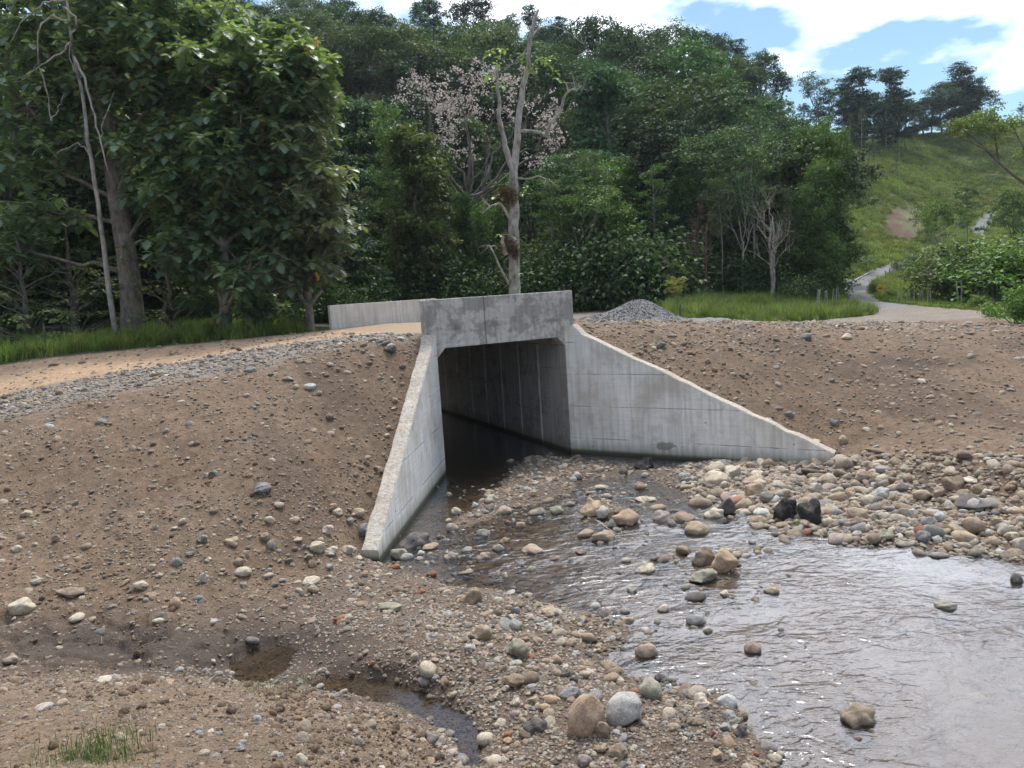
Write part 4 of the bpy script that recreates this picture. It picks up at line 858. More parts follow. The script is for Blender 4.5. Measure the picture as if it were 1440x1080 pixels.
class Acc:
    def __init__(s): s.V = []; s.F = []; s.n = 0; s.c = []
    def add(s, V, Fq, val=None):
        s.V.append(V); s.F.append(np.asarray(Fq)+s.n); s.n += len(V); s.c.append(np.full(len(V), .5) if val is None else np.broadcast_to(val, len(V)))
    def mesh(s, name, mat, smooth=True): return new_mesh(name, np.concatenate(s.V), np.concatenate(s.F), mat, smooth, None, {'tone': np.concatenate(s.c)})
def curve_pts(a, b, n, wob, g, sag=0):
    t = np.linspace(0, 1, n)[:, None]; a = np.array(a, float); b = np.array(b, float); L = np.linalg.norm(b-a)
    o = np.cumsum(g.normal(size=(n, 3)), 0)*wob*L/n; o -= o[0] + (o[-1]-o[0])*t
    P = a*(1-t) + b*t + o; P[:, 2] += (np.sin(t[:, 0]*math.pi))*sag*L; return P
def branchy(acc, a, direc, length, rad, depth, g, spread=.6, up=.12, kids=3, ends=None, sides=5, wob=.25, shrink=.68):
    b = np.array(a) + unit(np.array(direc))*length; n = 5 if depth else 4
    P = curve_pts(a, b, n, wob, g); R = np.linspace(rad, rad*(.55 if depth else .25), n)
    V, Fq = tube(P, R, sides if depth > 1 else max(3, sides-2)); acc.add(V, Fq)
    if depth == 0:
        if ends is not None: ends.append(P[-1])
        return
    for k in range(kids):
        t = g.uniform(.45, 1.0) if k else 1.0; q = P[0] + (P[-1]-P[0])*t; i = min(int(t*(n-1)), n-1); q = P[i]
        nd = unit(np.array(direc)) + g.normal(size=3)*spread; nd[2] += up
        branchy(acc, q, nd, length*shrink*g.uniform(.7, 1.15), R[i]*.72, depth-1, g, spread, up, kids, ends, sides, wob, shrink)
def mat_leaf(name, base, alt, hue=.04, val=.35, trans=.25, rough=.55, tt=(1.3, 1.35, .55)):
    t = NT(name); oi = t.n('ShaderNodeObjectInfo'); tone = t.n('ShaderNodeAttribute', attribute_name='tone').outputs['Fac']; p = t.obj()
    n1 = t.noise(p, .55, 3, .6)
    col = t.mix(t.math('MULTIPLY', tone, 1.0), base, alt)
    col = t.mix(1.0, col, t.ramp(n1, (.3, .7), (.7, 1.25)), 'MULTIPLY')
    hs = t.n('ShaderNodeHueSaturation', {'Hue': t.math('MULTIPLY_ADD', oi.outputs['Random'], hue, .5-hue/2), 'Saturation': t.math('MULTIPLY_ADD', oi.outputs['Random'], .4, .72), 'Value': t.math('MULTIPLY_ADD', t.math('FRACT', t.math('MULTIPLY', oi.outputs['Random'], 7.31)), val*2, 1-val), 'Color': col})
    col = hs.outputs[0]
    col = t.mix(1.0, col, oi.outputs['Color'], 'MULTIPLY')
    b = t.bsdf(color=col, rough=rough, spec=.35)
    tr = t.n('ShaderNodeBsdfTranslucent', {'Color': t.mix(1.0, col, tt, 'MULTIPLY')}).outputs[0]
    return t.done(t.n('ShaderNodeMixShader', {0: trans, 1: b, 2: tr}).outputs[0])
M_FAR_LEAF = mat_leaf('forest_leaves', (.018, .042, .026), (.090, .138, .066), .06, .45, rough=.7)
M_MID_LEAF = mat_leaf('near_leaves', (.034, .076, .028), (.16, .225, .07), .03, .25, .28, .6)
M_BIG_LEAF = mat_leaf('broad_leaves', (.042, .095, .062), (.21, .28, .155), .02, .12, .3, .42)
M_BLOSSOM = mat_leaf('pale_blossom', (.40, .33, .29), (.66, .60, .53), .0, .05, .25, .7, (1, .95, .97))
M_DRYLEAF = mat_leaf('brownish_leaves', (.10, .06, .035), (.18, .11, .06), .02, .15)
M_GRASS = mat_leaf('grass_blades', (.055, .115, .022), (.14, .21, .05), .04, .2, .35)
def mat_bark(name, a, b, sc=6):
    t = NT(name); p = t.obj(); st = t.n('ShaderNodeMapping', {'Vector': p, 'Scale': (1, 1, .35)}).outputs[0]; n1 = t.noise(st, sc, 6, .7, .4); n2 = t.noise(p, sc*.25, 3)
    oi = t.n('ShaderNodeObjectInfo')
    col = t.mix(t.ramp(t.math('ADD', t.math('MULTIPLY', n1, .6), t.math('MULTIPLY', n2, .4)), (.38, 0.0), (.62, 1.0)), a, b)
    return t.done(t.bsdf(color=t.mix(1.0, col, oi.outputs['Color'], 'MULTIPLY'), rough=.9, normal=t.bump(n1, .7, .04), spec=.2))
M_BARK = mat_bark('brown_bark', (.07, .062, .052), (.22, .20, .175), 9)
M_PALE = mat_bark('pale_bark', (.17, .145, .125), (.50, .47, .43), 7)
M_REDB = mat_bark('reddish_bark', (.12, .06, .055), (.22, .13, .12))

def clump_leaves(g, centers, per, rad, leaf, flat=.45, up=.9, w=.55, toned=.6):
    n = len(centers)*per; c = np.repeat(centers, per, 0); o = g.normal(size=(n, 3))*rad; o[:, 2] *= flat
    nr = unit(np.array([0, 0, up]) + g.normal(size=(n, 3))*.55 + unit(o)*.35); d = unit(o + g.normal(size=(n, 3))*rad*.5 + np.array([0, 0, -.25*rad]))
    l = leaf*g.uniform(.65, 1.3, n); V, Fq = leaf_quads(c+o, nr, d, l, l*w)
    tn = np.clip(np.repeat(g.uniform(0, 1, len(centers)), per)*toned + g.uniform(0, 1-toned, n), 0, 1); return V, Fq, np.repeat(tn, 4)
def blob_centers(g, blobs, k, lo=-.35):
    out = []
    for (cx, cy, cz_, rx, ry, rz) in blobs:
        u = rand_unit(k*2, g); u = u[u[:, 2] > lo][:k]; f = g.uniform(.72, 1.05, (len(u), 1)); out.append(np.array([cx, cy, cz_]) + u*f*np.array([rx, ry, rz]))
    return np.concatenate(out)
PROTO = {}
def proto(kind, seed, H, build):
    g = np.random.default_rng(seed); lv, wd = Acc(), Acc(); build(g, lv, wd); Hn = float(np.percentile(np.concatenate(lv.V)[:, 2], 99.7)) if lv.n else H
    if kind.startswith('bare'): Hn = float(np.concatenate(wd.V)[:, 2].max())
    PROTO.setdefault(kind, []).append((Hn, lv, wd))
def b_dome(g, lv, wd, H=15, R=5.5, base=.42, nb=17, k=13, per=22, leaf=.42, flat=.4, rz=1.3):
    bl = []
    for i in range(nb):
        a = i*2.4 + g.uniform(-.4, .4); rr = R*math.sqrt((i+.5)/nb)*.8; zz = H*(base + (1-base)*(.86-.62*(rr/R)**1.8*g.uniform(.7, 1.25)))
        bl.append((rr*math.cos(a), rr*math.sin(a), zz, R*g.uniform(.24, .42), R*g.uniform(.24, .42), rz*g.uniform(.7, 1.2)))
    for i in range(nb//2):
        a = g.uniform(0, 6.28); rr = R*g.uniform(.3, .75); bl.append((rr*math.cos(a), rr*math.sin(a), H*g.uniform(base, base+.22), R*.3, R*.3, rz))
    C_ = blob_centers(g, bl, k); V, Fq, tn = clump_leaves(g, C_, per, .42, leaf, flat); lv.add(V, Fq, tn)
    V, Fq = tube(curve_pts((0, 0, -1), (g.uniform(-.5, .5), g.uniform(-.5, .5), H*.62), 7, .2, g), np.linspace(.32, .14, 7), 7); wd.add(V, Fq)
    for b in bl[:9]:
        V, Fq = tube(curve_pts((0, 0, H*g.uniform(.3, .6)), b[:3], 5, .3, g), np.linspace(.13, .03, 5), 4); wd.add(V, Fq)
for i in range(4): proto('dome', 10+i, 15, lambda g, l, w: b_dome(g, l, w, nb=15+i, leaf=.38, per=25, base=.2, k=12))
for i in range(2): proto('rain', 20+i, 15, lambda g, l, w: b_dome(g, l, w, R=6.5, base=.5, nb=24, k=15, per=26, leaf=.27, flat=.25, rz=.7))
def b_tall(g, lv, wd, H=18, R=3.6, base=.12, n=14, per=24, leaf=.40, k=12):
    bl = []
    for i in range(n):
        t = i/(n-1); zz = H*(base + (.95-base)*t); rr = R*(math.sin(math.pi*(.12+.83*t))**.7)*.62
        for j in range(2): a = g.uniform(0, 6.28); bl.append((rr*math.cos(a)*g.uniform(.3, 1), rr*math.sin(a)*g.uniform(.3, 1), zz+g.uniform(-.6, .6), R*g.uniform(.3, .5), R*g.uniform(.3, .5), 1.0))
    C_ = blob_centers(g, bl, k, -.6); V, Fq, tn = clump_leaves(g, C_, per, .42, leaf, .32); lv.add(V, Fq, tn)
    V, Fq = tube(curve_pts((0, 0, -1), (0, 0, H*.9), 8, .12, g), np.linspace(.28, .05, 8), 6); wd.add(V, Fq)
    for b in bl[::3]: V, Fq = tube(curve_pts((0, 0, max(1, b[2]-2)), b[:3], 4, .3, g), np.linspace(.09, .02, 4), 4); wd.add(V, Fq)
for i in range(3): proto('tall', 30+i, 18, b_tall)
def b_cone(g, lv, wd): b_tall(g, lv, wd, 14, 3.5, .03, 16, 26, .38, 15)
for i in range(2): proto('cone', 40+i, 14, b_cone)
def b_airy(g, lv, wd, H=15, kids=3, leaf=.30, depth=3, per=26):
    V, Fq = tube(curve_pts((0, 0, -1), (g.uniform(-.5, .5), .2, H*.42), 6, .15, g), np.linspace(.22, .13, 6), 6); wd.add(V, Fq); e = []
    for k in range(4):
        a = k*1.57+g.uniform(-.5, .5); branchy(wd, (g.uniform(-.1, .1), 0, H*g.uniform(.3, .44)), (math.cos(a)*.55, math.sin(a)*.55, 1), H*.24, .10, depth, g, .42, .22, kids, e, 5, .2, .74)
    e = np.array(e); V, Fq, tn = clump_leaves(g, e, per, .42, leaf, .3); lv.add(V, Fq, tn)
for i in range(2): proto('airy', 50+i, 15, b_airy)
def b_bare(g, lv, wd, H=12):
    V, Fq = tube(curve_pts((0, 0, -1), (.2, .1, H*.33), 6, .15, g), np.linspace(.20, .14, 6), 6); wd.add(V, Fq); e = []
    for k in range(4):
        a = k*1.6+g.uniform(-.5, .5); branchy(wd, (.15*k/3, 0, H*(.2+.05*k)), (math.cos(a)*.45, math.sin(a)*.45, 1), H*.26, .10, 4, g, .42, .15, 3, e, 4, .3, .72)
    e = np.array(e)[::9]; V, Fq, tn = clump_leaves(g, e, 6, .25, .2, .6); lv.add(V, Fq, tn)
for i in range(2): proto('bare', 60+i, 12, b_bare)
def b_bare2(g, lv, wd, H=13):
    e = []
    for s_ in (-1, 1):
        P = curve_pts((.12*s_, 0, -1), (.9*s_+g.uniform(-.3, .3), g.uniform(-.4, .4), H*.62), 9, .12, g); V, Fq = tube(P, np.linspace(.17, .09, 9), 7); wd.add(V, Fq)
        for k in range(7):
            j = 4 + k % 5; a = g.uniform(0, 6.28); branchy(wd, P[j], (math.cos(a)*.7, math.sin(a)*.7, 1), H*.17, .05, 3, g, .45, .15, 3, e, 4, .3, .74)
    e = np.array(e)[::14]; V, Fq, tn = clump_leaves(g, e, 5, .2, .18, .6); lv.add(V, Fq, tn)
for i in range(2): proto('barestem', 65+i, 13, b_bare2)
def b_emer(g, lv, wd, H=14):      # tall bare trunk under layered tufts
    V, Fq = tube(curve_pts((0, 0, -1), (g.uniform(-.4, .4), 0, H*.93), 8, .1, g), np.linspace(.16, .05, 8), 6); wd.add(V, Fq); C_ = []
    for i in range(10):
        zz = H*(.55+.42*i/9); a = i*2.4; rr = 1.9*(1.1-.75*i/9); q = (rr*math.cos(a), rr*math.sin(a), zz+.4); V, Fq = tube(curve_pts((0, 0, zz-.4), q, 4, .2, g), np.linspace(.06, .02, 4), 4); wd.add(V, Fq)
        C_.append(np.array(q)*1.0 + g.normal(size=(12, 3))*np.array([.75, .75, .22]))
    V, Fq, tn = clump_leaves(g, np.concatenate(C_), 22, .3, .28, .4); lv.add(V, Fq, tn)
for i in range(3): proto('emergent', 70+i, 14, b_emer)
def b_bush(g, lv, wd, H=2.4):
    bl = [(g.uniform(-1.1, 1.1), g.uniform(-1.1, 1.1), g.uniform(.5, 1.7), .75, .75, .6) for _ in range(13)]
    C_ = blob_centers(g, bl, 16, -.7); V, Fq, tn = clump_leaves(g, C_, 16, .17, .17, .7); lv.add(V, Fq, tn)
    for b in bl[:7]: V, Fq = tube(curve_pts((0, 0, -.2), b[:3], 4, .2, g), np.linspace(.04, .012, 4), 4); wd.add(V, Fq)
for i in range(3): proto('bush', 80+i, 2.4, b_bush)
MESHES = {}
def get_mesh(kind, i, lm, bm_):
    key = (kind, i, lm.name, bm_.name)
    if key not in MESHES:
        H, lv, wd = PROTO[kind][i]; MESHES[key] = (H, lv.mesh('crown', lm), wd.mesh('trunk', bm_))
    return MESHES[key]
tr_r = random.Random(3)
def plant(x, y, h, kind, label, group=None, lm=None, bm_=None, tint=(1, 1, 1), width=1.0, name='tree', cat='tree', sink=0.0, bt=(1, 1, 1), i=None, z=None, w_m=None):
    i = tr_r.randrange(len(PROTO[kind])) if i is None else i
    H, cm, tm = get_mesh(kind, i, lm or M_FAR_LEAF, bm_ or M_BARK); s = h/H; sx = s*width
    z = G(x, y) if z is None else z
    e = empty(name, (x, y, z-sink), label, cat, group, tr_r.uniform(0, 6.28), (sx, sx, s))
    o = link('crown' if cat == 'tree' else 'foliage', cm, e); o.color = (*tint, 1); o = link('trunk' if cat == 'tree' else 'stem', tm, e); o.color = (*bt, 1); return e
def at_ground(px, D, py=420):
    p = at_d(px, py, D); z = G(p[0], p[1]); return p[0], p[1], z
def plant_px(px, D, ptop, kind, label, **k):
    x, y, z = at_ground(px, D); h = z_on(x, y, ptop) - z
    return plant(x, y, h, kind, label, z=z, **k)

# ------------------------------------------------------------------ trees one can tell apart, front rows
T = plant_px
T(600, 43, 178, 'cone', 'dense pointed evergreen with brown-tinged top, left of the dead white tree', lm=M_MID_LEAF, tint=(.95, .8, .7), width=1.0, i=0, name='evergreen_tree')
T(668, 52, 165, 'cone', 'dark creeper-covered tree column just left of the dead white trunk', lm=M_MID_LEAF, tint=(.75, .9, .85), width=.75, i=1, name='evergreen_tree')
T(528, 50, 150, 'tall', 'bluish green leafy tree hung with vines, above the far parapet', lm=M_MID_LEAF, tint=(.85, .95, 1.0), width=1.0)
T(498, 44, 262, 'airy', 'thin leaning tree with pale bark beside the left end of the far parapet', lm=M_MID_LEAF, bm_=M_PALE, width=.7)
T(460, 52, 120, 'dome', 'dark leafy tree rising behind the big-leaved trees at left', tint=(.9, 1, .95))
T(524, 86, 42, 'rain', 'broad round-topped tree with layered crown high on the forest hill', tint=(1.15, 1.2, .95), width=1.05, i=0)
T(820, 44.5, 238, 'airy', 'open-crowned green tree with thin pale forked stems right of the culvert', lm=M_MID_LEAF, bm_=M_PALE, i=0, width=1.1)
T(762, 46, 330, 'bush', 'leafy green undergrowth shrub right behind the headwall', lm=M_MID_LEAF, name='shrub', cat='shrub', width=.8)
T(752, 52, 265, 'dome', 'dark green tree behind the right side of the dead white trunk', tint=(.75, .95, .9))
T(895, 54, 250, 'tall', 'dark narrow tree behind the gravel pile', tint=(.7, .85, .85))
T(860, 60, 175, 'barestem', 'leafless pale twiggy tree above the gravel pile', bm_=M_PALE, width=1.1, bt=(.7, .65, .6))
T(905, 74, 138, 'dome', 'yellowish green tree top right of the pale twiggy tree', tint=(1.9, 1.55, 1.0), width=.8, i=1)
T(988, 43.5, 256, 'barestem', 'leafless reddish-stemmed tree at the forest edge', bm_=M_REDB, width=.75, i=0)
T(1045, 46, 235, 'airy', 'slender pale-trunked tree left of the grey leafless pair', bm_=M_PALE, tint=(.9, 1, .9), width=.7)
T(1085, 42.5, 228, 'barestem', 'grey leafless tree with twin pale trunks behind the green verge', bm_=M_PALE, width=1.0, i=1, bt=(.95, .92, .88))
T(1146, 50, 196, 'tall', 'large dense green tree draped with creepers at the right forest edge', lm=M_MID_LEAF, tint=(1.35, 1.45, 1.2), width=1.35, i=0)
T(1118, 56, 182, 'dome', 'leafy light green tree crown behind the creeper-draped one', tint=(1.2, 1.25, .9), width=.9, i=2)
T(1180, 60, 228, 'dome', 'rounded green tree nearest the asphalt bend', tint=(1.1, 1.2, .85), width=.7, i=0)
T(940, 50, 290, 'dome', 'low dark green tree behind the small yellow-leaved one', tint=(.75, .9, .8), width=.9)
T(1030, 49, 330, 'dome', 'low bushy tree between the reddish stem and the grey pair', tint=(.85, 1, .8), width=.9)
T(700, 58, 205, 'tall', 'tall dark tree directly behind the dead white one', tint=(.8, .95, .85))
T(560, 60, 205, 'tall', 'slim pale-stemmed tree above the far parapet', bm_=M_PALE, tint=(.8, .9, .85), width=.8)
T(845, 78, 160, 'dome', 'brownish green tree above the open-crowned one', tint=(1.5, 1.1, .95), width=.8)
T(952, 31.5, 388, 'airy', 'small round tree with yellowish leaves and bare stems beside the gravel pile', lm=M_MID_LEAF, bm_=M_BARK, tint=(2.6, 1.9, .9), width=.95, i=1, name='small_tree')
T(300, 38, -25, 'dome', 'tall leafy tree towering behind the big-leaved trees', tint=(1.0, 1.05, .9), width=.8)
T(190, 36, -60, 'tall', 'tall dark tree behind the thick trunk at far left', tint=(.9, 1.0, .9), width=1.0)
T(30, 35, -60, 'dome', 'tall tree filling the top left corner', tint=(1.0, 1.05, .9), width=.8)
T(415, 41, 30, 'tall', 'tall leafy tree between the big-leaved trees and the forest hill', tint=(.9, 1.0, .9), width=1.0)
for px, D, pt, w, lab in [(563, 44.5, 150, .6, 'slim pale trunk with a thin crown above the far parapet'), (782, 45, 250, .7, 'slim pale trunk just right of the dead white tree'), (840, 46, 215, .7, 'slim pale trunk in the open-crowned trees above the gravel pile'), (872, 45.5, 268, .6, 'slim pale trunk right of the open-crowned tree'), (926, 46, 230, .7, 'slim pale trunk left of the reddish stem'), (1016, 45.5, 250, .6, 'slim pale trunk between the reddish stem and the grey twin'), (1062, 47, 205, .8, 'tall pale trunk close left of the grey twin trunks'), (1112, 46, 262, .6, 'slim pale trunk right of the grey twin trunks')]:
    T(px, D, pt, 'emergent', lab, lm=M_MID_LEAF, bm_=M_PALE, tint=(.9, 1.0, .9), width=w, group='slim pale trunks at the forest edge', bt=(.85, .82, .78))
# blossoming tree
def custom_tree(name, label, base, trunkpts, rads, crown_fn, lm, bm_, sides=10, tint=(1, 1, 1), bt=(1, 1, 1), cat='tree', group=None):
    e = empty(name, tuple(base), label, cat, group); g = np.random.default_rng(abs(hash(label)) % 9999 if False else len(label)*37); wd, lv = Acc(), Acc()
    B = np.array(base)
    P = np.array(trunkpts, float) - B; V, Fq = tube(P, rads, sides); wd.add(V, Fq); crown_fn(g, lv, wd, B)
    o = link('trunk', wd.mesh('trunk', bm_), e); o.color = (*bt, 1)
    if lv.n: o = link('crown', lv.mesh('crown', lm), e); o.color = (*tint, 1)
    return e
def dens_pts(pts, n=24):
    pts = np.array(pts, float); t = np.linspace(0, len(pts)-1, n); i = np.minimum(t.astype(int), len(pts)-2); f = (t-i)[:, None]
    P = pts[i]*(1-f)+pts[i+1]*f; Q = P.copy(); Q[1:-1] = (P[:-2]+2*P[1:-1]+P[2:])/4; return Q
bx_, by_, bz_ = at_ground(668, 47)
def f_bloss(g, lv, wd, B):
    D = 46.5; C_ = []
    for (px, py, rx, ry, n) in [(612, 140, 40, 17, 100), (590, 118, 22, 9, 35), (640, 155, 34, 14, 70), (655, 112, 26, 10, 40), (690, 102, 24, 12, 40), (632, 195, 20, 22, 55), (720, 110, 26, 9, 30), (745, 145, 22, 12, 32), (770, 168, 22, 12, 32), (778, 200, 16, 20, 40), (700, 150, 30, 16, 30), (752, 225, 16, 10, 16), (660, 215, 14, 16, 16)]:
        c = at_d(px, py, D + g.uniform(-1.3, .5)) - B; V, Fq = tube(curve_pts((0, 0, g.uniform(5, 7.5)), c, 7, .35, g), np.linspace(.10, .02, 7), 4); wd.add(V, Fq)
        n = int(n*.5); o = g.normal(size=(n, 3))*.66*np.array([rx/F*D, 1.6, ry/F*D]); C_.append(c+o)
        for k in range(0, n, 9): V, Fq = tube(curve_pts(c, (c+o)[k], 4, .3, g), np.linspace(.03, .01, 4), 3); wd.add(V, Fq)
    V, Fq, tn = clump_leaves(g, np.concatenate(C_), 12, .16, .15, .7, .5, .8); lv.add(V, Fq, tn)
custom_tree('blossoming_tree', 'tree covered in pale pink blossom behind the dead white tree', (bx_, by_, bz_), [(bx_, by_, bz_-1), (bx_+.2, by_, bz_+5), (bx_, by_, bz_+8)], [.25, .2, .1], f_bloss, M_BLOSSOM, M_BARK, 6)

def lobed_leaf():
    """outline of a deeply lobed leaf of length 1 as a folded fan: verts and triangles/quads"""
    pts = [(0, .0)]
    lob = [(.06, .02), (.15, .20), (.22, .10), (.33, .34), (.40, .15), (.52, .38), (.58, .15), (.70, .30), (.75, .11), (.86, .17), (.9, .06)]
    mid = [(x, 0) for x, _ in lob]; V = []; Fq = []
    for s in (1, -1):
        b = len(V); V += [(0, 0, 0)] + [(x, 0, 0) for x, _ in lob] + [(1, 0, 0)]; m = len(V)
        V += [(0, 0, 0)] + [(x + y*.35, s*y, y*.22) for x, y in lob] + [(1, 0, 0)]
        k = len(lob)+2
        for i in range(k-1): Fq.append((b+i, b+i+1, m+i+1, m+i) if s < 0 else (b+i, m+i, m+i+1, b+i+1))
    V = np.array(V, float); V[:, 2] -= V[:, 0]**2*.28; return V, np.array(Fq)
LV, LF = lobed_leaf()
def oval_leaf():
    V = np.array([(0, 0, 0), (.3, .17, .05), (.65, .17, .02), (1, 0, -.2), (.65, -.17, .02), (.3, -.17, .05), (.3, 0, 0), (.65, 0, -.04)], float)
    return V, np.array([(0, 6, 1, 1), (6, 7, 2, 1), (7, 3, 2, 2), (0, 5, 6, 6), (5, 4, 7, 6), (4, 3, 7, 7)])
def place_leaves(acc, base, direc, nrm, size, LV=LV, LF=LF, tone=None):
    d = unit(direc); nrm = unit(nrm - d*np.sum(nrm*d, -1, keepdims=True)); s = np.cross(nrm, d); k = len(LV); n = len(base)
    V = base[:, None] + size[:, None, None]*(LV[None, :, 0:1]*d[:, None] + LV[None, :, 1:2]*s[:, None] + LV[None, :, 2:3]*nrm[:, None])
    Fq = (LF[None] + (np.arange(n)*k)[:, None, None]).reshape(-1, 4); acc.add(V.reshape(-1, 3), Fq, np.repeat(tone if tone is not None else np.full(n, .5), k))
def rosettes(acc, g, C_, per=8, size=.42, droop=.35):
    n = len(C_)*per; base = np.repeat(C_, per, 0); a = np.tile(np.arange(per)*2.4, len(C_)) + np.repeat(g.uniform(0, 6.28, len(C_)), per)
    tilt = np.tile(np.linspace(.65, -droop-.25, per), len(C_)) + g.uniform(-.2, .2, n)
    d = np.stack([np.cos(a), np.sin(a), tilt], 1); nr = np.stack([-np.cos(a)*tilt*.8, -np.sin(a)*tilt*.8, np.ones(n)], 1) + g.normal(size=(n, 3))*.15
    base = base + d*.03; sz = size*g.uniform(.7, 1.15, n)*np.tile(np.linspace(.6, 1.1, per), len(C_))
    tone = np.clip(np.tile(np.linspace(.95, .05, per), len(C_))*.7 + g.uniform(0, .3, n), 0, 1); place_leaves(acc, base, d, nr, sz, tone=tone)
# dead white tree behind the road
dD = 33.0
def dp_(px, py, dd=0.0): return at_d(px, py, dD+dd)
tb = dp_(722, 424); tb[2] = G(tb[0], tb[1])
dead = empty('dead_tree', tuple(tb), 'tall dead white-barked tree with a forked bare top right behind the headwall', 'tree')
def limb(pts, r0, r1, parent, name='limb', sides=8, mat=M_PALE, n=18, wob=.0, seed=1):
    g = np.random.default_rng(seed); P = dens_pts(pts, n); P[1:-1] += g.normal(size=(n-2, 3))*wob; R = np.linspace(r0, r1, n)*(1+g.uniform(-.06, .06, n)); a = Acc(); V, Fq = tube(P - np.array(parent.location), R, sides); a.add(V, Fq)
    return link(name, a.mesh(name, mat), parent)
limb([tb - np.array([0, 0, .5]), dp_(723, 340), dp_(722, 270), dp_(722, 242)], .265, .19, dead, 'trunk', 12, M_PALE, 22, .012)
limb([dp_(722, 244), dp_(728, 200), dp_(728, 172), dp_(737, 120), dp_(743, 90), dp_(744, 60), dp_(752, 25), dp_(757, 14)], .17, .05, dead, 'limb', 10, M_PALE, 22, .02)
limb([dp_(722, 242), dp_(712, 212), dp_(703, 170, -.3), dp_(700, 130, -.5), dp_(699, 98, -.6)], .15, .05, dead, 'limb', 8, M_PALE, 18, .02)
limb([dp_(729, 185), dp_(742, 184, -.2), dp_(760, 187, -.6), dp_(767, 190, -.8)], .07, .08, dead, 'limb')
limb([dp_(767, 193, -.8), dp_(774, 172, -1), dp_(788, 158, -1), dp_(794, 134, -1), dp_(804, 125, -1.1), dp_(812, 128, -1.2)], .085, .035, dead, 'limb')
limb([dp_(799, 128, -1), dp_(797, 120, -1), dp_(793, 114, -1)], .04, .02, dead, 'limb')
limb([dp_(790, 150, -1), dp_(774, 155, -.8), dp_(760, 164, -.5), dp_(754, 172, -.3)], .045, .02, dead, 'limb')
limb([dp_(745, 55), dp_(757, 40, .3), dp_(772, 36, .6), dp_(790, 40, .8), dp_(806, 50, 1), dp_(820, 62, 1.2)], .04, .012, dead, 'limb')
limb([dp_(744, 62), dp_(737, 74), dp_(730, 80), dp_(722, 90)], .03, .01, dead, 'limb')
limb([dp_(728, 251), dp_(745, 252, -.4), dp_(757, 247, -.6), dp_(768, 252, -.8)], .05, .015, dead, 'limb')
limb([dp_(717, 308), dp_(708, 292, -.4), dp_(703, 285, -.6), dp_(690, 290, -.9), dp_(678, 300, -1)], .07, .02, dead, 'limb')
limb([dp_(716, 400), dp_(704, 378, -.6), dp_(694, 355, -.8), dp_(688, 345, -.8)], .06, .03, dead, 'limb')
limb([dp_(712, 358, -.3), dp_(706, 340, -.5), dp_(708, 332, -.5)], .11, .05, dead, 'limb')
g = np.random.default_rng(4); tw = Acc()
for (px, py, dd) in [(812, 126, -1.2), (806, 124, -1.1), (820, 62, 1.2), (757, 40, .3), (768, 252, -.8), (690, 290, -.9), (678, 300, -1), (752, 30, 0), (745, 70, 0), (767, 190, -.8), (794, 116, -1), (699, 100, -.6), (722, 90, 0), (688, 345, -.8), (735, 160, 0)]:
    tw = Acc()
    for k in range(2): branchy(tw, dp_(px, py, dd)-tb, g.normal(size=3)+np.array([.3, 0, .3]), .5, .022, 2, g, .7, .1, 2, None, 3, .5, .7)
    link('twig', tw.mesh('twig', M_PALE), dead)

pl_ = Acc(); C_ = np.array([dp_(px, py, dd)-tb for px, py, dd in [(690, 75, -.5), (699, 88, -.5), (712, 70, 0), (734, 80, 0), (741, 95, .1), (758, 82, 0), (764, 90, 0), (779, 103, -.2), (770, 80, 0), (690, 108, -.5), (745, 100, 0), (705, 118, -.5), (722, 392, -.3), (706, 335, -.5), (700, 275, -.4), (735, 265, 0)]])
for c_ in C_:
    pl_ = Acc(); rosettes(pl_, g, c_[None] + g.normal(size=(2, 3))*.1, 5, .30, .1); o = link('leaf_sprig', pl_.mesh('leaf_sprig', M_BIG_LEAF), dead); o.color = (1.9, 1.9, 1.2, 1)
for (px, py, s_) in [(720, 277, .36), (708, 275, .26), (716, 345, .34), (722, 352, .26)]:
    a = Acc(); c = dp_(px, py, -.32) - tb; V, Fq, tn = clump_leaves(g, c + g.normal(size=(45, 3))*np.array([.16, .12, .2])*s_/.3, 12, .06, .2, 1, .2, .12); a.add(V, Fq, tn)
    o = link('epiphyte', a.mesh('epiphyte', M_DRYLEAF), dead)
    o.color = (.8, .8, .7, 1)

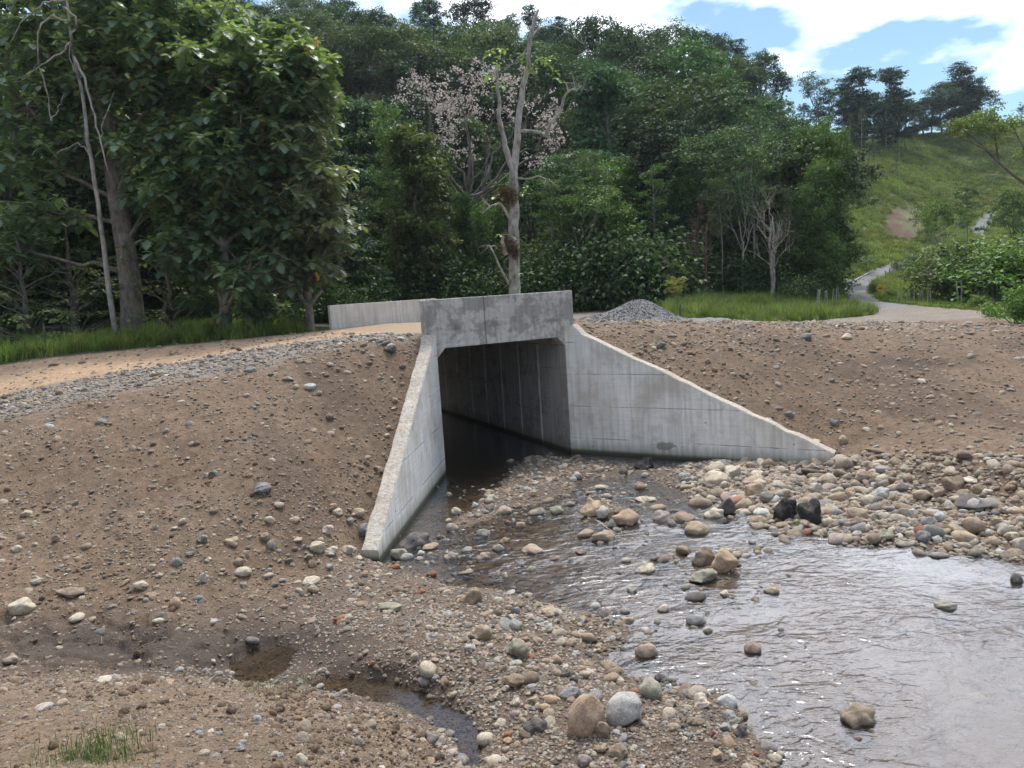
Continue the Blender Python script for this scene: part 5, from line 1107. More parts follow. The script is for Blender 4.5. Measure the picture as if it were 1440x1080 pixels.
# ------------------------------------------------------------------ big-leaved trees at left
BLT = [
 # label, trunk px pts + depth, radii, crown ellipses (px,py,rx,ry,count), depth
 ('thick-trunked bark-covered tree, largest of the big-leaved trees at far left', [(188, 462), (182, 380), (160, 250), (147, 140), (140, 30), (136, -60)], [.42, .16], 27.5,
   [(60, 60, 60, 50, 50), (150, 40, 60, 45, 50), (110, 130, 60, 50, 60), (40, 150, 50, 50, 45), (190, 120, 40, 50, 40), (220, 60, 50, 40, 40), (60, -40, 80, 40, 50), (20, 230, 40, 40, 28), (200, 210, 30, 40, 22), (250, 20, 40, 30, 20), (180, -50, 90, 40, 50), (90, 210, 45, 35, 34), (150, 200, 36, 40, 34), (70, 300, 55, 30, 30), (215, 280, 28, 36, 26), (20, 340, 40, 30, 22), (130, 90, 40, 40, 40), (255, 75, 45, 40, 40), (295, 45, 40, 35, 34), (235, 135, 35, 35, 28)]),
 ('big-leaved tree with a double trunk, crown broadest of the left group', [(318, 474), (316, 400), (312, 320), (322, 220), (330, 120)], [.24, .08], 27,
   [(300, 150, 55, 45, 70), (350, 110, 45, 35, 50), (400, 130, 45, 40, 55), (260, 210, 50, 45, 60), (320, 230, 50, 45, 70), (380, 210, 50, 45, 70), (300, 300, 55, 40, 60), (370, 300, 50, 45, 60), (245, 280, 35, 40, 35), (280, 90, 35, 30, 30), (350, 380, 45, 30, 30), (290, 370, 35, 25, 22), (250, 350, 35, 30, 24), (330, 180, 50, 50, 60), (300, 420, 40, 20, 18), (360, 430, 30, 25, 22), (400, 330, 35, 35, 30), (420, 90, 30, 28, 26), (400, 90, 40, 25, 22), (415, 62, 34, 20, 20), (350, 62, 34, 22, 20), (448, 96, 24, 22, 16)]),
 ('slim pale-trunked big-leaved tree beside the road left of the far parapet', [(437, 465), (432, 400), (428, 350), (424, 290), (420, 220)], [.15, .05], 27.5,
   [(425, 200, 35, 35, 36), (440, 120, 30, 32, 28), (452, 290, 30, 30, 32), (420, 330, 35, 30, 36), (470, 330, 25, 32, 24), (400, 260, 25, 25, 22), (445, 160, 22, 20, 16), (405, 380, 28, 26, 24), (460, 250, 24, 24, 22), (455, 380, 20, 18, 12)]),
]
def make_blt(label, tp, rr, D, crown, gi):
    g = np.random.default_rng(gi); P = dens_pts([at_d(px, py, D) for px, py in tp], 18); B = P[0].copy(); B[2] = G(B[0], B[1]); P[0][2] = min(P[0][2], B[2]-.4)
    e = empty('breadfruit_tree', tuple(B), label, 'tree', 'big-leaved trees beside the dirt road'); wd = Acc(); lv = Acc(); R = np.linspace(rr[0], rr[1], 18); R[0] *= 1.35
    V, Fq = tube(P-B, R, 12); wd.add(V, Fq)
    for cx, cy, rx, ry, n in crown:
        k = int(n*1.75); c0 = at_d(cx, cy, D + g.uniform(-1.0, 1.0)) - B; fsp = g.uniform(.45, 1.0, (k, 1)) + (g.random((k, 1)) < .18)*g.uniform(.1, .7, (k, 1)); o = rand_unit(k, g)*fsp*np.array([rx/F*D, 1.7, ry/F*D]); C_ = c0 + o
        j = np.argmin(np.linalg.norm((P-B) - (c0 - np.array([0, 0, 1.5])), axis=1)); V, Fq = tube(curve_pts((P-B)[j], c0, 7, .3, g), np.linspace(.10, .04, 7), 5); wd.add(V, Fq)
        for q in C_[::3]: V, Fq = tube(curve_pts(c0, q, 4, .25, g, -.05), np.linspace(.035, .014, 4), 4); wd.add(V, Fq)
        rosettes(lv, g, C_, 7, .50)
    o = link('trunk', wd.mesh('trunk', M_BARK if rr[0] > .3 else M_PALE), e); o.color = (1.25, 1.2, 1.2, 1) if rr[0] > .3 else (.75, .7, .66, 1)
    link('crown', lv.mesh('crown', M_BIG_LEAF), e).color = (1.45, 1.35, 1.25, 1)
    a = Acc(); idx_ = g.integers(0, len(C_), 6); place_leaves(a, C_[idx_] + g.normal(size=(6, 3))*.3, g.normal(size=(6, 3))+np.array([0, 0, -1.2]), g.normal(size=(6, 3)), g.uniform(.35, .5, 6))
    o = link('yellowed_leaves', a.mesh('yellowed_leaves', M_DRYLEAF), e); o.color = (3.2, 2.6, 1.0, 1); tag(o, 'a few withered orange leaves'); return e
for i, b in enumerate(BLT): make_blt(*b, 500+i)
# pale leaning stem and hanging bare branches in front of the thick tree
x, y, z = at_ground(158, 26.6, 440)
pb = empty('pale_tree', (x, y, z), 'thin pale leaning tree with tangled bare hanging branches left of the thick trunk', 'tree')
def q_(px, py, dd=0): return at_d(px, py, 26.0+dd)
limb([np.array([x, y, z-.4]), q_(150, 380, .4), q_(140, 300), q_(128, 220), q_(118, 150), q_(104, 80), q_(96, 20), q_(90, -30)], .095, .035, pb, 'trunk', 9, M_PALE, 20, .015)
for pts, r in [([(100, 60), (88, 70), (60, 92), (30, 110)], .04), ([(104, 80), (118, 110), (132, 160), (140, 200), (152, 240)], .05), ([(96, 30), (70, 20), (50, 45), (52, 90), (66, 130), (72, 170)], .035), ([(72, 170), (84, 150), (90, 130)], .02), ([(90, 10), (110, 30), (96, 60), (104, 100)], .04), ([(92, 0), (60, 4), (30, 30), (14, 60)], .03), ([(128, 220), (110, 200), (80, 215)], .03), ([(140, 200), (150, 160), (160, 130)], .025), ([(52, 90), (40, 110), (20, 118)], .02)]:
    limb([q_(px, py, -.8) for px, py in pts], r, r*.4, pb, 'limb', 6, M_PALE, 14, .03, int(pts[0][0]))
# lower smaller-leaved trees below the big crowns
OV, OF = oval_leaf()
def make_low(px, D, ptop, wpx, label, gi, tint, n=26, leaf=.24):
    g = np.random.default_rng(gi); x, y, z = at_ground(px, D, 460); B = np.array([x, y, z]); H = z_on(x, y, ptop)-z; e = empty('understory_tree', (x, y, z), label, 'tree', 'low leafy trees under the big-leaved ones'); wd, lv = Acc(), Acc(); R = wpx/F*D
    V, Fq = tube(curve_pts((0, 0, -.4), (0, 0, H*.8), 7, .2, g), np.linspace(.12, .04, 7), 7); wd.add(V, Fq)
    for k in range(n):
        a = g.uniform(0, 6.28); rr_2 = R*math.sqrt(g.uniform(.1, 1)); zz = H*g.uniform(.12, .98)*(1-.25*(rr_2/R)); q = np.array([rr_2*math.cos(a), rr_2*math.sin(a)*.8, zz]); P = curve_pts((0, 0, max(.2, zz-.8)), q, 6, .25, g, .05); V, Fq = tube(P, np.linspace(.035, .012, 6), 4); wd.add(V, Fq)
        for s in range(3):
            d0 = unit(q*np.array([1, 1, 0]) + g.normal(size=3)*.6*R + 1e-3); d0[2] = -.12; L = g.uniform(.7, 1.3); m = 11; t = np.linspace(.1, 1, m); b_ = q + d0*t[:, None]*L + g.normal(size=(m, 3))*.03; sd_ = np.where(np.arange(m) % 2 == 0, 1, -1)[:, None]*np.cross(d0, (0, 0, 1.0))
            dd = unit(d0*.7 + sd_*1.0 + np.array([0, 0, -.35]) + g.normal(size=(m, 3))*.2); place_leaves(lv, b_, dd, np.array([0, 0, 1.0]) + g.normal(size=(m, 3))*.3, leaf*g.uniform(.8, 1.3, m), OV, OF, np.full(m, g.uniform(0, 1))); V, Fq = tube(np.array([q, q+d0*L]), [.012, .006], 3); wd.add(V, Fq)
    o = link('trunk', wd.mesh('trunk', M_BARK), e); o = link('crown', lv.mesh('crown', M_MID_LEAF), e); o.color = (*tint, 1)
make_low(40, 27.5, 290, 75, 'low tree with light green drooping leaves at the left edge', 1, (1.7, 1.7, 1.3), 34)
make_low(110, 29, 270, 60, 'low dark leafy tree between the left edge and the thick trunk', 2, (1.2, 1.3, 1.1), 30)
make_low(245, 28, 300, 55, 'low tree with yellow-green leaf sprays right of the thick trunk', 3, (1.7, 1.6, 1.1), 30)
make_low(370, 28.6, 340, 50, 'low dark leafy tree before the double trunk', 4, (1.2, 1.35, 1.1), 26)
make_low(480, 36, 300, 45, 'low leafy tree behind the left end of the far parapet', 5, (.9, 1, .8), 26)
make_low(0, 31, 180, 60, 'taller leafy tree filling the left edge behind the bare branches', 6, (.85, .95, .8), 40)
# ------------------------------------------------------------------ forest on the hill, tree by tree
fr_ = random.Random(12); pts_f = []; tries = 0
while len(pts_f) < 262 and tries < 60000:
    tries += 1; D = 50 + 76*fr_.random()**.9; px = fr_.uniform(-60, 1190)
    if D < 66 and 560 < px < 800: continue
    lim = 1160 if D < 60 else 1110 if D < 78 else 1085 if D < 95 else 1085
    if px > lim: continue
    p = at_d(px, 420, D); sp = 4.7 + (D-50)*.02
    if any((p[0]-a)**2+(p[1]-b)**2 < sp*sp for a, b, *_ in pts_f): continue
    pts_f.append((p[0], p[1], D, px))
for x, y, D in [(*at_d(px, 420, 37+ (i % 3)*3)[:2], 0) for i, px in enumerate(range(-60, 500, 62))]: pts_f.append((x, y, 40, 200))
LOOK = [('dome', 'dark green broad-crowned tree', (.8, .95, .85)), ('dome', 'mid-green broad-crowned tree', (1.1, 1.15, .95)), ('tall', 'dark narrow-crowned tree', (.72, .9, .85)), ('tall', 'bluish narrow-crowned tree', (.75, 1.0, 1.05)), ('dome', 'olive-green broad-crowned tree', (1.25, 1.15, .9)), ('rain', 'flat-layered spreading tree', (1.0, 1.1, .9)), ('bare', 'thin-leaved greyish tree', (1, 1, 1)), ('airy', 'sparse open-crowned tree', (1, 1.05, .9))]
for x, y, D, px in pts_f:
    k = fr_.choices(range(8), [30, 18, 24, 12, 5, 7, 3, 5])[0]; kind, nm, tn = LOOK[k]; h = fr_.uniform(9.5, 15.5)*(1.0 if D < 100 else .85)*(.62 if D < 46 else 1)*(.8 if px > 1040 else 1)
    if D > 90 and kind == 'bare': kind = 'airy'
    mark = next(m for a, m in ((140, 'at the far left'), (300, 'behind the thick trunk'), (430, 'behind the double trunk'), (600, 'above the far parapet'), (715, 'left of the dead tree'), (810, 'right of the dead tree'), (950, 'above the gravel pile'), (1060, 'above the reddish stem'), (9999, 'above the right forest edge')) if px < a)
    where = ('low' if D < 68 else 'midway' if D < 95 else 'near the top') ; side = 'left part' if px < 420 else 'middle' if px < 800 else 'right part'
    v_ = fr_.uniform(.85, 1.15)
    plant(x, y, h, kind, f'{nm} {where} on the hill {mark}' if D > 41 else f'{nm} in the thicket behind the roadside trees', f'{nm}s {where} on the hill {mark}' if D > 41 else f'{nm}s in the roadside thicket', tint=tuple(c_*v_ for c_ in tn), bm_=M_PALE if kind in ('bare', 'airy') else M_BARK, width=fr_.uniform(.85, 1.2), bt=(.6, .58, .55) if kind in ('bare', 'airy') else (1, 1, 1), sink=.5)
print('forest', len(pts_f))
# skyline and ridge
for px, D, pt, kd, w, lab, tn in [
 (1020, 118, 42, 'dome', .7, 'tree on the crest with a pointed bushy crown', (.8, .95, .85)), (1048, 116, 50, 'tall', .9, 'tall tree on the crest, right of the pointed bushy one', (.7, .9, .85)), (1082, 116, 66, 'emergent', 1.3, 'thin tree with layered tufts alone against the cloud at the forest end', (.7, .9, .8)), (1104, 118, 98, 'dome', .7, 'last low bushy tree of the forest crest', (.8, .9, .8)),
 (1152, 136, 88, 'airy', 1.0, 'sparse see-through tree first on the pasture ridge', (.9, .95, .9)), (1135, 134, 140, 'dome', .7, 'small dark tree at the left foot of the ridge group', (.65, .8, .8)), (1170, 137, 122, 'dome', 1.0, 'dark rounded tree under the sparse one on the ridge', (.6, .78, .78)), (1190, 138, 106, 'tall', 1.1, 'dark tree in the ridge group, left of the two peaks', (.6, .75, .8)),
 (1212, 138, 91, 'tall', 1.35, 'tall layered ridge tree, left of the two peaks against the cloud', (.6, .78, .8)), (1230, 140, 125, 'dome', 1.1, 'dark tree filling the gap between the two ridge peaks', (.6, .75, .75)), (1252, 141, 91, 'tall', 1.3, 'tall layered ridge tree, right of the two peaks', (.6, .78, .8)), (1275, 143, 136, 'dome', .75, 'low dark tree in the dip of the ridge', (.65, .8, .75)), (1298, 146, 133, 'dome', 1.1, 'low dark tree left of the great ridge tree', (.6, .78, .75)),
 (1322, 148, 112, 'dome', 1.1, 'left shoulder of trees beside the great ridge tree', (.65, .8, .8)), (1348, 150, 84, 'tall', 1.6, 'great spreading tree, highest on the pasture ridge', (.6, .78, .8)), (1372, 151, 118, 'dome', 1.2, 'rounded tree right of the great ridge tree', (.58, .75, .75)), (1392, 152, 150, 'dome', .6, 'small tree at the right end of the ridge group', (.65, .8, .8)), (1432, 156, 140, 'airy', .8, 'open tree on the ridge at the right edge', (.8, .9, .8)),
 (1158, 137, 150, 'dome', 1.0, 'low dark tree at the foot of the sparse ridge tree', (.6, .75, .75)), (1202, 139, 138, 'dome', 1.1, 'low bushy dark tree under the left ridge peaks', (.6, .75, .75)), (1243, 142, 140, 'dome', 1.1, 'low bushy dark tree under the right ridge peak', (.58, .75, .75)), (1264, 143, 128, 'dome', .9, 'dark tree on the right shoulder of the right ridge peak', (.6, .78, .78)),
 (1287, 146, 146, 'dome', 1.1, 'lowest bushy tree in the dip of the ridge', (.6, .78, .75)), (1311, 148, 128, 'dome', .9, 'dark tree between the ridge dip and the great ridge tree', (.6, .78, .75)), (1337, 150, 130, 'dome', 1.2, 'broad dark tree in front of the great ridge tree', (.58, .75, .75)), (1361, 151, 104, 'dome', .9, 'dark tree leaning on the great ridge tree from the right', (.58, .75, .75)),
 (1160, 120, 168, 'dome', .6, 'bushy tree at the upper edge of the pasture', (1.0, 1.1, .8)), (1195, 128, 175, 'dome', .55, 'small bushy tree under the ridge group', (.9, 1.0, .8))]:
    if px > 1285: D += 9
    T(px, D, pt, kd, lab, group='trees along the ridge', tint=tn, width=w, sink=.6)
for px, py, D, pt, lab, w in [(1265, 282, 108, 196, 'tall thin palm-like tree with a tiny crown alone on the pasture', .55), (1232, 262, 115, 196, 'slender tree with a round dark crown on the pasture', .8), (1212, 214, 127, 152, 'slim pale-stemmed tree at the edge of the ridge group', .6), (1246, 205, 135, 150, 'slim stem standing before the ridge group', .6), (1196, 225, 122, 160, 'slim stem at the left of the upper pasture', .5)]:
    p = at_d(px, py, D); z = G(p[0], p[1]); plant(p[0], p[1], z_on(p[0], p[1], pt)-z, 'emergent', lab, 'slender trees on the pasture', tint=(.8, .95, .75), bm_=M_PALE, width=w, z=z)
# right-hand side
T(1322, 58, 258, 'airy', 'sparse tree with two pale forked trunks above the thicket', lm=M_MID_LEAF, bm_=M_PALE, tint=(1.1, 1.2, .9), width=.75, i=0)
T(1306, 60, 290, 'airy', 'thinner pale-trunked tree left of the forked one', lm=M_MID_LEAF, bm_=M_PALE, tint=(1.1, 1.2, .9), width=.45, i=1)
T(1425, 62, 268, 'dome', 'dark leafy tree at the right edge below the upper road', lm=M_MID_LEAF, tint=(.8, .95, .8), width=.6, i=1)
T(1360, 72, 262, 'emergent', 'small dark-crowned tree left of the upper road', tint=(.8, .9, .8), width=.7)
for px, D, pt, w, lab, tn in [(1334, 44, 352, 1.0, 'grey-green bushy tree at the left end of the roadside thicket', (1.1, 1.05, .9)), (1358, 46, 340, 1.0, 'greenish bushy tree second in the roadside thicket', (1.0, 1.1, .8)), (1384, 45, 338, 1.0, 'dark bushy tree in the middle of the roadside thicket', (.85, .95, .75)), (1410, 43, 342, 1.0, 'bright green bushy tree in the roadside thicket', (1.2, 1.3, .8)), (1436, 41, 338, 1.3, 'bushy tree of the thicket cut by the right edge', (1.0, 1.1, .8)), (1290, 46, 404, .8, 'low bush by the live fence', (.9, 1, .8)), (1252, 47, 408, .8, 'low bush beside the yellow road sign', (.9, 1.05, .8)), (1228, 50, 396, .7, 'low bush behind the yellow road sign', (1, 1.1, .8)), (1376, 38, 414, 1.0, 'round light green bush in front of the thicket', (1.5, 1.5, .9)), (1262, 76, 366, .7, 'bush beside the road where it goes out of sight', (.9, 1, .8)), (1286, 80, 358, .9, 'bush hiding the road on the pasture slope', (.85, 1, .8)), (1300, 70, 362, 1.0, 'bush at the far edge of the lower meadow', (1, 1.1, .85))]:
    T(px, D, pt, 'bush', lab, lm=M_MID_LEAF, tint=tn, width=w, name='bush', cat='bush', group='bushes on the right-hand side')
T(1425, 26, 418, 'bush', 'leafy bush at the right edge beside the gravel turnout', lm=M_MID_LEAF, tint=(1.3, 1.35, .9), width=1.2, name='bush', cat='bush')
T(1446, 24, 400, 'bush', 'taller bush cut by the right edge beside the gravel turnout', lm=M_MID_LEAF, tint=(1.1, 1.2, .85), width=1.0, name='bush', cat='bush')
# overhanging tree at right edge
x, y, z = at_ground(1545, 23, 470)
def f_over(g, lv, wd, B):
    D = 22; C_ = []
    for pts, r in [([(1530, 330), (1480, 285), (1440, 258), (1405, 230), (1388, 212), (1372, 195), (1350, 182)], .05), ([(1405, 230), (1400, 200), (1398, 180), (1410, 168)], .03), ([(1480, 285), (1450, 230), (1425, 180), (1420, 165)], .03), ([(1388, 212), (1365, 200), (1345, 192)], .02)]:
        P = dens_pts([at_d(a, b, D) for a, b in pts], 14)-B; V, Fq = tube(P, np.linspace(r, r*.3, 14), 5); wd.add(V, Fq)
    for (px, py, rx, ry, n) in [(1350, 180, 18, 6, 14), (1372, 172, 18, 7, 18), (1392, 182, 20, 7, 18), (1350, 168, 10, 5, 8), (1415, 172, 18, 7, 16), (1400, 200, 8, 8, 6), (1436, 165, 14, 8, 12), (1440, 215, 14, 6, 8), (1380, 160, 14, 5, 10)]:
        C_.append(at_d(px, py, D) - B + g.normal(size=(n, 3))*.6*np.array([rx/F*D, .5, ry/F*D]))
    V, Fq, tn = clump_leaves(g, np.concatenate(C_), 26, .10, .085, .5); lv.add(V, Fq, tn)
custom_tree('overhanging_tree', 'tree reaching in from the right edge with one long leafy branch', (x, y, z), [(x, y, z-.3), at_d(1540, 400, 22), at_d(1530, 330, 22), at_d(1540, 200, 22)], [.14, .11, .08, .04], f_over, M_MID_LEAF, M_BARK, 8, (1.2, 1.3, .9))

# ------------------------------------------------------------------ undergrowth, creepers, grass
def clump_mesh(name, seed, mat, n=10, per=15, leaf=.16, R=.5):
    g = np.random.default_rng(seed); C_ = rand_unit(n, g)*g.uniform(.5, 1, (n, 1))*R; C_[:, 2] = C_[:, 2]*.8 + .3*R; a = Acc(); V, Fq, tn = clump_leaves(g, C_, per, .2, leaf, .6); a.add(V, Fq, tn); return a.mesh(name, mat)
def mat_inst_leaf(name, base, alt, trans=.25):
    t = NT(name); c = t.n('ShaderNodeAttribute', attribute_name='scol', attribute_type='INSTANCER').outputs['Color']; tone = t.n('ShaderNodeAttribute', attribute_name='tone').outputs['Fac']
    col = t.mix(1.0, t.mix(tone, base, alt), c, 'MULTIPLY'); b = t.bsdf(color=col, rough=.65, spec=.3); tr = t.n('ShaderNodeBsdfTranslucent', {'Color': t.mix(1.0, col, (1.3, 1.35, .55), 'MULTIPLY')}).outputs[0]
    return t.done(t.n('ShaderNodeMixShader', {0: trans, 1: b, 2: tr}).outputs[0])
M_UNDER = mat_inst_leaf('undergrowth_leaves', (.028, .060, .022), (.12, .175, .055))
M_GR = mat_inst_leaf('grass_blades_scattered', (.070, .105, .034), (.17, .19, .075), .35)
CLM = [clump_mesh('leaf_clump', 900+i, M_UNDER, 52, 18, .085, .9) for i in range(4)] + [clump_mesh('leaf_clump', 910+i, M_UNDER, 46, 17, .10, 1.0) for i in range(3)]
n = 5200; D = 36 + 50*RNG.random(n)**1.8; px = RNG.uniform(-90, 1190, n); front = RNG.random(n) < .45
front &= True; D = np.where(front, np.where(px < 480, RNG.uniform(33, 38, n), RNG.uniform(42.5, 49, n)), D); D = np.where((px > 480) & (D < 42), 43+RNG.random(n)*5, D)
P = np.array([at_d(a, 420, d) for a, d in zip(px, D)]); zz = ground_full(P[:, 0], P[:, 1]); D2_ = D + 0; sc = np.where(front, RNG.uniform(.5, 1.3, n), RNG.uniform(.9, 2.3, n)); nzu = fbm(P[:, 0], P[:, 1], 4.0, 3, 46); sc = sc*(1 + 1.5*nzu)*.85; vergez = front & (px > 900) & (px < 1140); sc = np.where(vergez, sc*.55, sc)
D_ = P @ np.array([0, 1, 0]); ok = ~((px > 1140) & (D > 60)) & ~((px > 1148)) & ~((px > 940) & (px < 1120) & (D < 46.5)) & ((nzu > -.12) | ~front); P, zz, sc, px = P[ok], zz[ok], sc[ok], px[ok]; n = len(P)
C = np.array([.62, .74, .66])*RNG.uniform(.45, 1.4, (n, 1))*RNG.uniform(.9, 1.1, (n, 3))
tag(scatter('undergrowth', np.stack([P[:, 0], P[:, 1], zz+sc*.1], 1), np.stack([RNG.normal(0, .2, n), RNG.normal(0, .2, n), RNG.uniform(0, 6.28, n)], 1), sc[:, None]*np.array([1, 1, 1.1]), C, CLM), 'dense leafy undergrowth filling the foot of the forest')
# creeper curtains on the trees at the forest edge
CRM = [clump_mesh('creeper_clump', 930+i, M_UNDER, 12, 13, .20, .55) for i in range(4)]
pts = []
for k in range(120):
    px = RNG.uniform(20, 1185) if k > 12 else RNG.uniform(1090, 1166); D = (RNG.uniform(49, 54) if 900 < px < 1130 else RNG.uniform(44, 52)) if px > 470 else RNG.uniform(34, 39)
    if 690 < px < 760 and D < 46: D = 48
    b = at_d(px, 420, D); z0 = G(b[0], b[1]); h = RNG.uniform(3, 8.5 if px < 1090 else 11); wd_ = RNG.uniform(.4, 1.1)
    m = int(h*4.5); q_3 = np.stack([b[0]+RNG.normal(0, wd_*.5, m), b[1]+RNG.normal(0, .4, m), z0 + h*RNG.random(m)**.9], 1); pts.append(q_3)
P = np.concatenate(pts); n = len(P); sc = RNG.uniform(.5, 1.1, n); C = np.array([1.15, 1.3, 1.05])*RNG.uniform(.5, 1.4, (n, 1))
tag(scatter('creepers', P, np.stack([RNG.normal(0, .3, n), RNG.normal(0, .3, n), RNG.uniform(0, 6.28, n)], 1), sc[:, None]*np.array([.9, .9, 1.3]), C, CRM), 'creepers hanging in curtains along the forest edge')
def tuft(name, seed, nb, h, spread, w, mat):
    g = np.random.default_rng(seed); a = Acc()
    for i in range(nb):
        an = g.uniform(0, 6.28); lean = g.uniform(.1, .9); L = h*g.uniform(.55, 1.1); b = np.array([g.normal()*spread*.4, g.normal()*spread*.4, 0]); d = np.array([math.cos(an), math.sin(an), 0]); s_ = np.array([-d[1], d[0], 0])
        t = np.linspace(0, 1, 5); C_ = b + d*(lean*L*t**1.8)[:, None]*.8 + np.array([0, 0, 1])*(L*(t - .38*lean*t**2.5))[:, None]; W = w*(1-t**1.5)*g.uniform(.7, 1.2) + .0015
        V = np.concatenate([C_ - s_*W[:, None]/2, C_ + s_*W[:, None]/2]); Fq = [(k, k+1, k+6, k+5) for k in range(4)]; a.add(V, np.array(Fq), g.uniform(0, 1))
    return a.mesh(name, mat)
TF = [tuft('grass_tuft', 950+i, 34, .9, .28, .028, M_GR) for i in range(3)] + [tuft('grass_tuft', 960+i, 30, .35, .3, .03, M_GR) for i in range(3)]
def grass_on(name, label, n, D0, D1, test, h0, h1, tint, which, pxr):
    D = np.sqrt(D0**2 + (D1**2-D0**2)*RNG.random(n)); px = RNG.uniform(*pxr, n); P = np.array([at_d(a, 430, d) for a, d in zip(px, D)]); zz = ground_full(P[:, 0], P[:, 1]); qq, _ = proj(np.stack([P[:, 0], P[:, 1], zz], 1))
    u, v = W2C(P[:, 0], P[:, 1]); ok = test(qq[:, 0], qq[:, 1], u, v, D, P); P, zz = P[ok], zz[ok]; n = len(P); sc = RNG.uniform(h0, h1, n); C = np.array(tint)*RNG.uniform(.65, 1.35, (n, 1))*RNG.uniform(.88, 1.12, (n, 3))*(1 + .45*fbm(P[:, 0], P[:, 1], 2.5, 3, 44))[:, None]; sc = sc*(1 + .5*fbm(P[:, 0], P[:, 1], 1.6, 3, 45))
    pk = RNG.choice(which, n); tag(scatter(name, np.stack([P[:, 0], P[:, 1], zz-.03], 1), np.stack([RNG.normal(0, .1, n), RNG.normal(0, .1, n), RNG.uniform(0, 6.28, n)], 1), sc[:, None]*np.array([1.2, 1.2, 1]), C, TF, pick=pk), label); print(name, n)
grass_on('roadside_grass', 'tall dark green grass along the far side of the dirt road', 5200, 21, 36, lambda qx, qy, u, v, D, P: (v > 9.9) & (u < -.9) & (v < 17), .2, .85, (1.6, 1.7, 1.2), [0, 1, 2, 0, 1, 2, 4, 5], (-250, 500))
GP = [(925, 448), (960, 430), (1080, 420), (1185, 416), (1195, 428), (1232, 436), (1226, 443), (1130, 452), (1092, 454), (1010, 447)]
grass_on('verge_grass', 'fresh green grass on the verge before the forest', 9000, 27, 44, lambda qx, qy, u, v, D, P: inpoly(qx, qy, GP), .35, .8, (1.0, 1.1, .85), [3, 4, 5, 3, 4, 5, 0], (900, 1240))
grass_on('verge_weeds', 'taller green weeds at the back of the verge', 1500, 33, 45, lambda qx, qy, u, v, D, P: inpoly(qx, qy, [(930, 442), (960, 425), (1190, 412), (1190, 428), (1090, 436), (1000, 443)]), .6, 1.1, (.8, 1.0, .7), [0, 1, 2], (900, 1240))
grass_on('meadow_grass', 'short bright grass of the meadow beyond the turnout', 9000, 32, 75, lambda qx, qy, u, v, D, P: inpoly(qx, qy, [(1290, 430), (1240, 424), (1222, 412), (1226, 400), (1252, 383), (1440, 395), (1500, 445), (1405, 440)]), .5, 1.0, (1.1, 1.25, .85), [3, 4, 5], (1200, 1500))
grass_on('pasture_grass', 'rough tussocky grass covering the steep pasture', 42000, 62, 168, lambda qx, qy, u, v, D, P: (((qx-1272)/30)**2 + ((qy-314)/28)**2 > RNG.uniform(.5, 1.3, len(qx))) & (qx > 1090) & ~inpoly(qx, qy, [(1364, 324), (1370, 312), (1392, 296), (1404, 296), (1394, 312), (1382, 332)]) & ~inpoly(qx, qy, [(1183, 420), (1183, 400), (1226, 378), (1286, 362), (1286, 373), (1222, 402), (1222, 412), (1285, 433)]), .8, 1.7, (1.25, 1.3, 1.05), [3, 4, 5], (1080, 1500))
n = 900; D = 62+100*RNG.random(n); px = RNG.uniform(1100, 1480, n); P = np.array([at_d(a, 430, d) for a, d in zip(px, D)]); zz = ground_full(P[:, 0], P[:, 1]); qq, _ = proj(np.stack([P[:, 0], P[:, 1], zz], 1)); nn = fbm(P[:, 0], P[:, 1], 14, 3, 71)
ok = (qq[:, 0] > 1100) & (nn > .02) & ~inpoly(qq[:, 0], qq[:, 1], [(1176, 428), (1176, 392), (1220, 370), (1292, 352), (1296, 378), (1230, 405), (1232, 412), (1246, 426)]) & ~inpoly(qq[:, 0], qq[:, 1], [(1360, 326), (1370, 308), (1392, 292), (1408, 292), (1396, 316), (1382, 334)]); P, zz = P[ok], zz[ok]; n = len(P); sc = RNG.uniform(.5, 1.7, n)
tag(scatter('pasture_scrub', np.stack([P[:, 0], P[:, 1], zz-.1], 1), np.stack([RNG.normal(0, .1, n), RNG.normal(0, .1, n), RNG.uniform(0, 6.28, n)], 1), sc[:, None]*np.array([1.5, 1.5, .7]), np.array([.9, 1.0, .75])*RNG.uniform(.6, 1.3, (n, 1)), CLM), 'patches of low scrub on the pasture slope')

# ------------------------------------------------------------------ gravel pile
def mat_gravel():
    t = NT('crushed_gravel'); p = t.pos(); vd = t.n('ShaderNodeTexVoronoi', {'Vector': p, 'Scale': 26.0}); r = t.n('ShaderNodeSeparateColor', {0: vd.outputs['Color']}).outputs[0]
    return t.done(t.bsdf(color=t.ramp(r, (0, (.10, .10, .10)), (1, (.27, .27, .265))), rough=.95, normal=t.bump(vd.outputs['Distance'], .9, .05)))
px_, py_, pz_ = at_ground(893, 27.0, 452); gp = empty('gravel_pile', (px_, py_, pz_), 'heap of crushed grey gravel behind the right end of the headwall', 'pile'); V = []; Fq = []; NAz, NRr = 72, 26; pr = np.random.default_rng(8)
def pile_h(x, y): return .80*math.exp(-((x-.25)/1.05)**2 - (y/1.0)**2) + .34*math.exp(-((x+1.5)/1.3)**2 - (y/1.0)**2) - .10
for i in range(NAz):
    for j in range(NRr):
        a = i/NAz*2*math.pi; r_ = (j+.3)/NRr*3.4; x, y = r_*math.cos(a)*1.0, r_*math.sin(a)*.75; V.append((x, y, pile_h(x, y)*1.0 + pr.normal()*.012))
for i in range(NAz):
    for j in range(NRr-1): Fq.append((i*NRr+j, i*NRr+j+1, ((i+1) % NAz)*NRr+j+1, ((i+1) % NAz)*NRr+j))
Fq.append
link('heap', new_mesh('heap', V, np.array(Fq), mat_gravel(), True), gp)
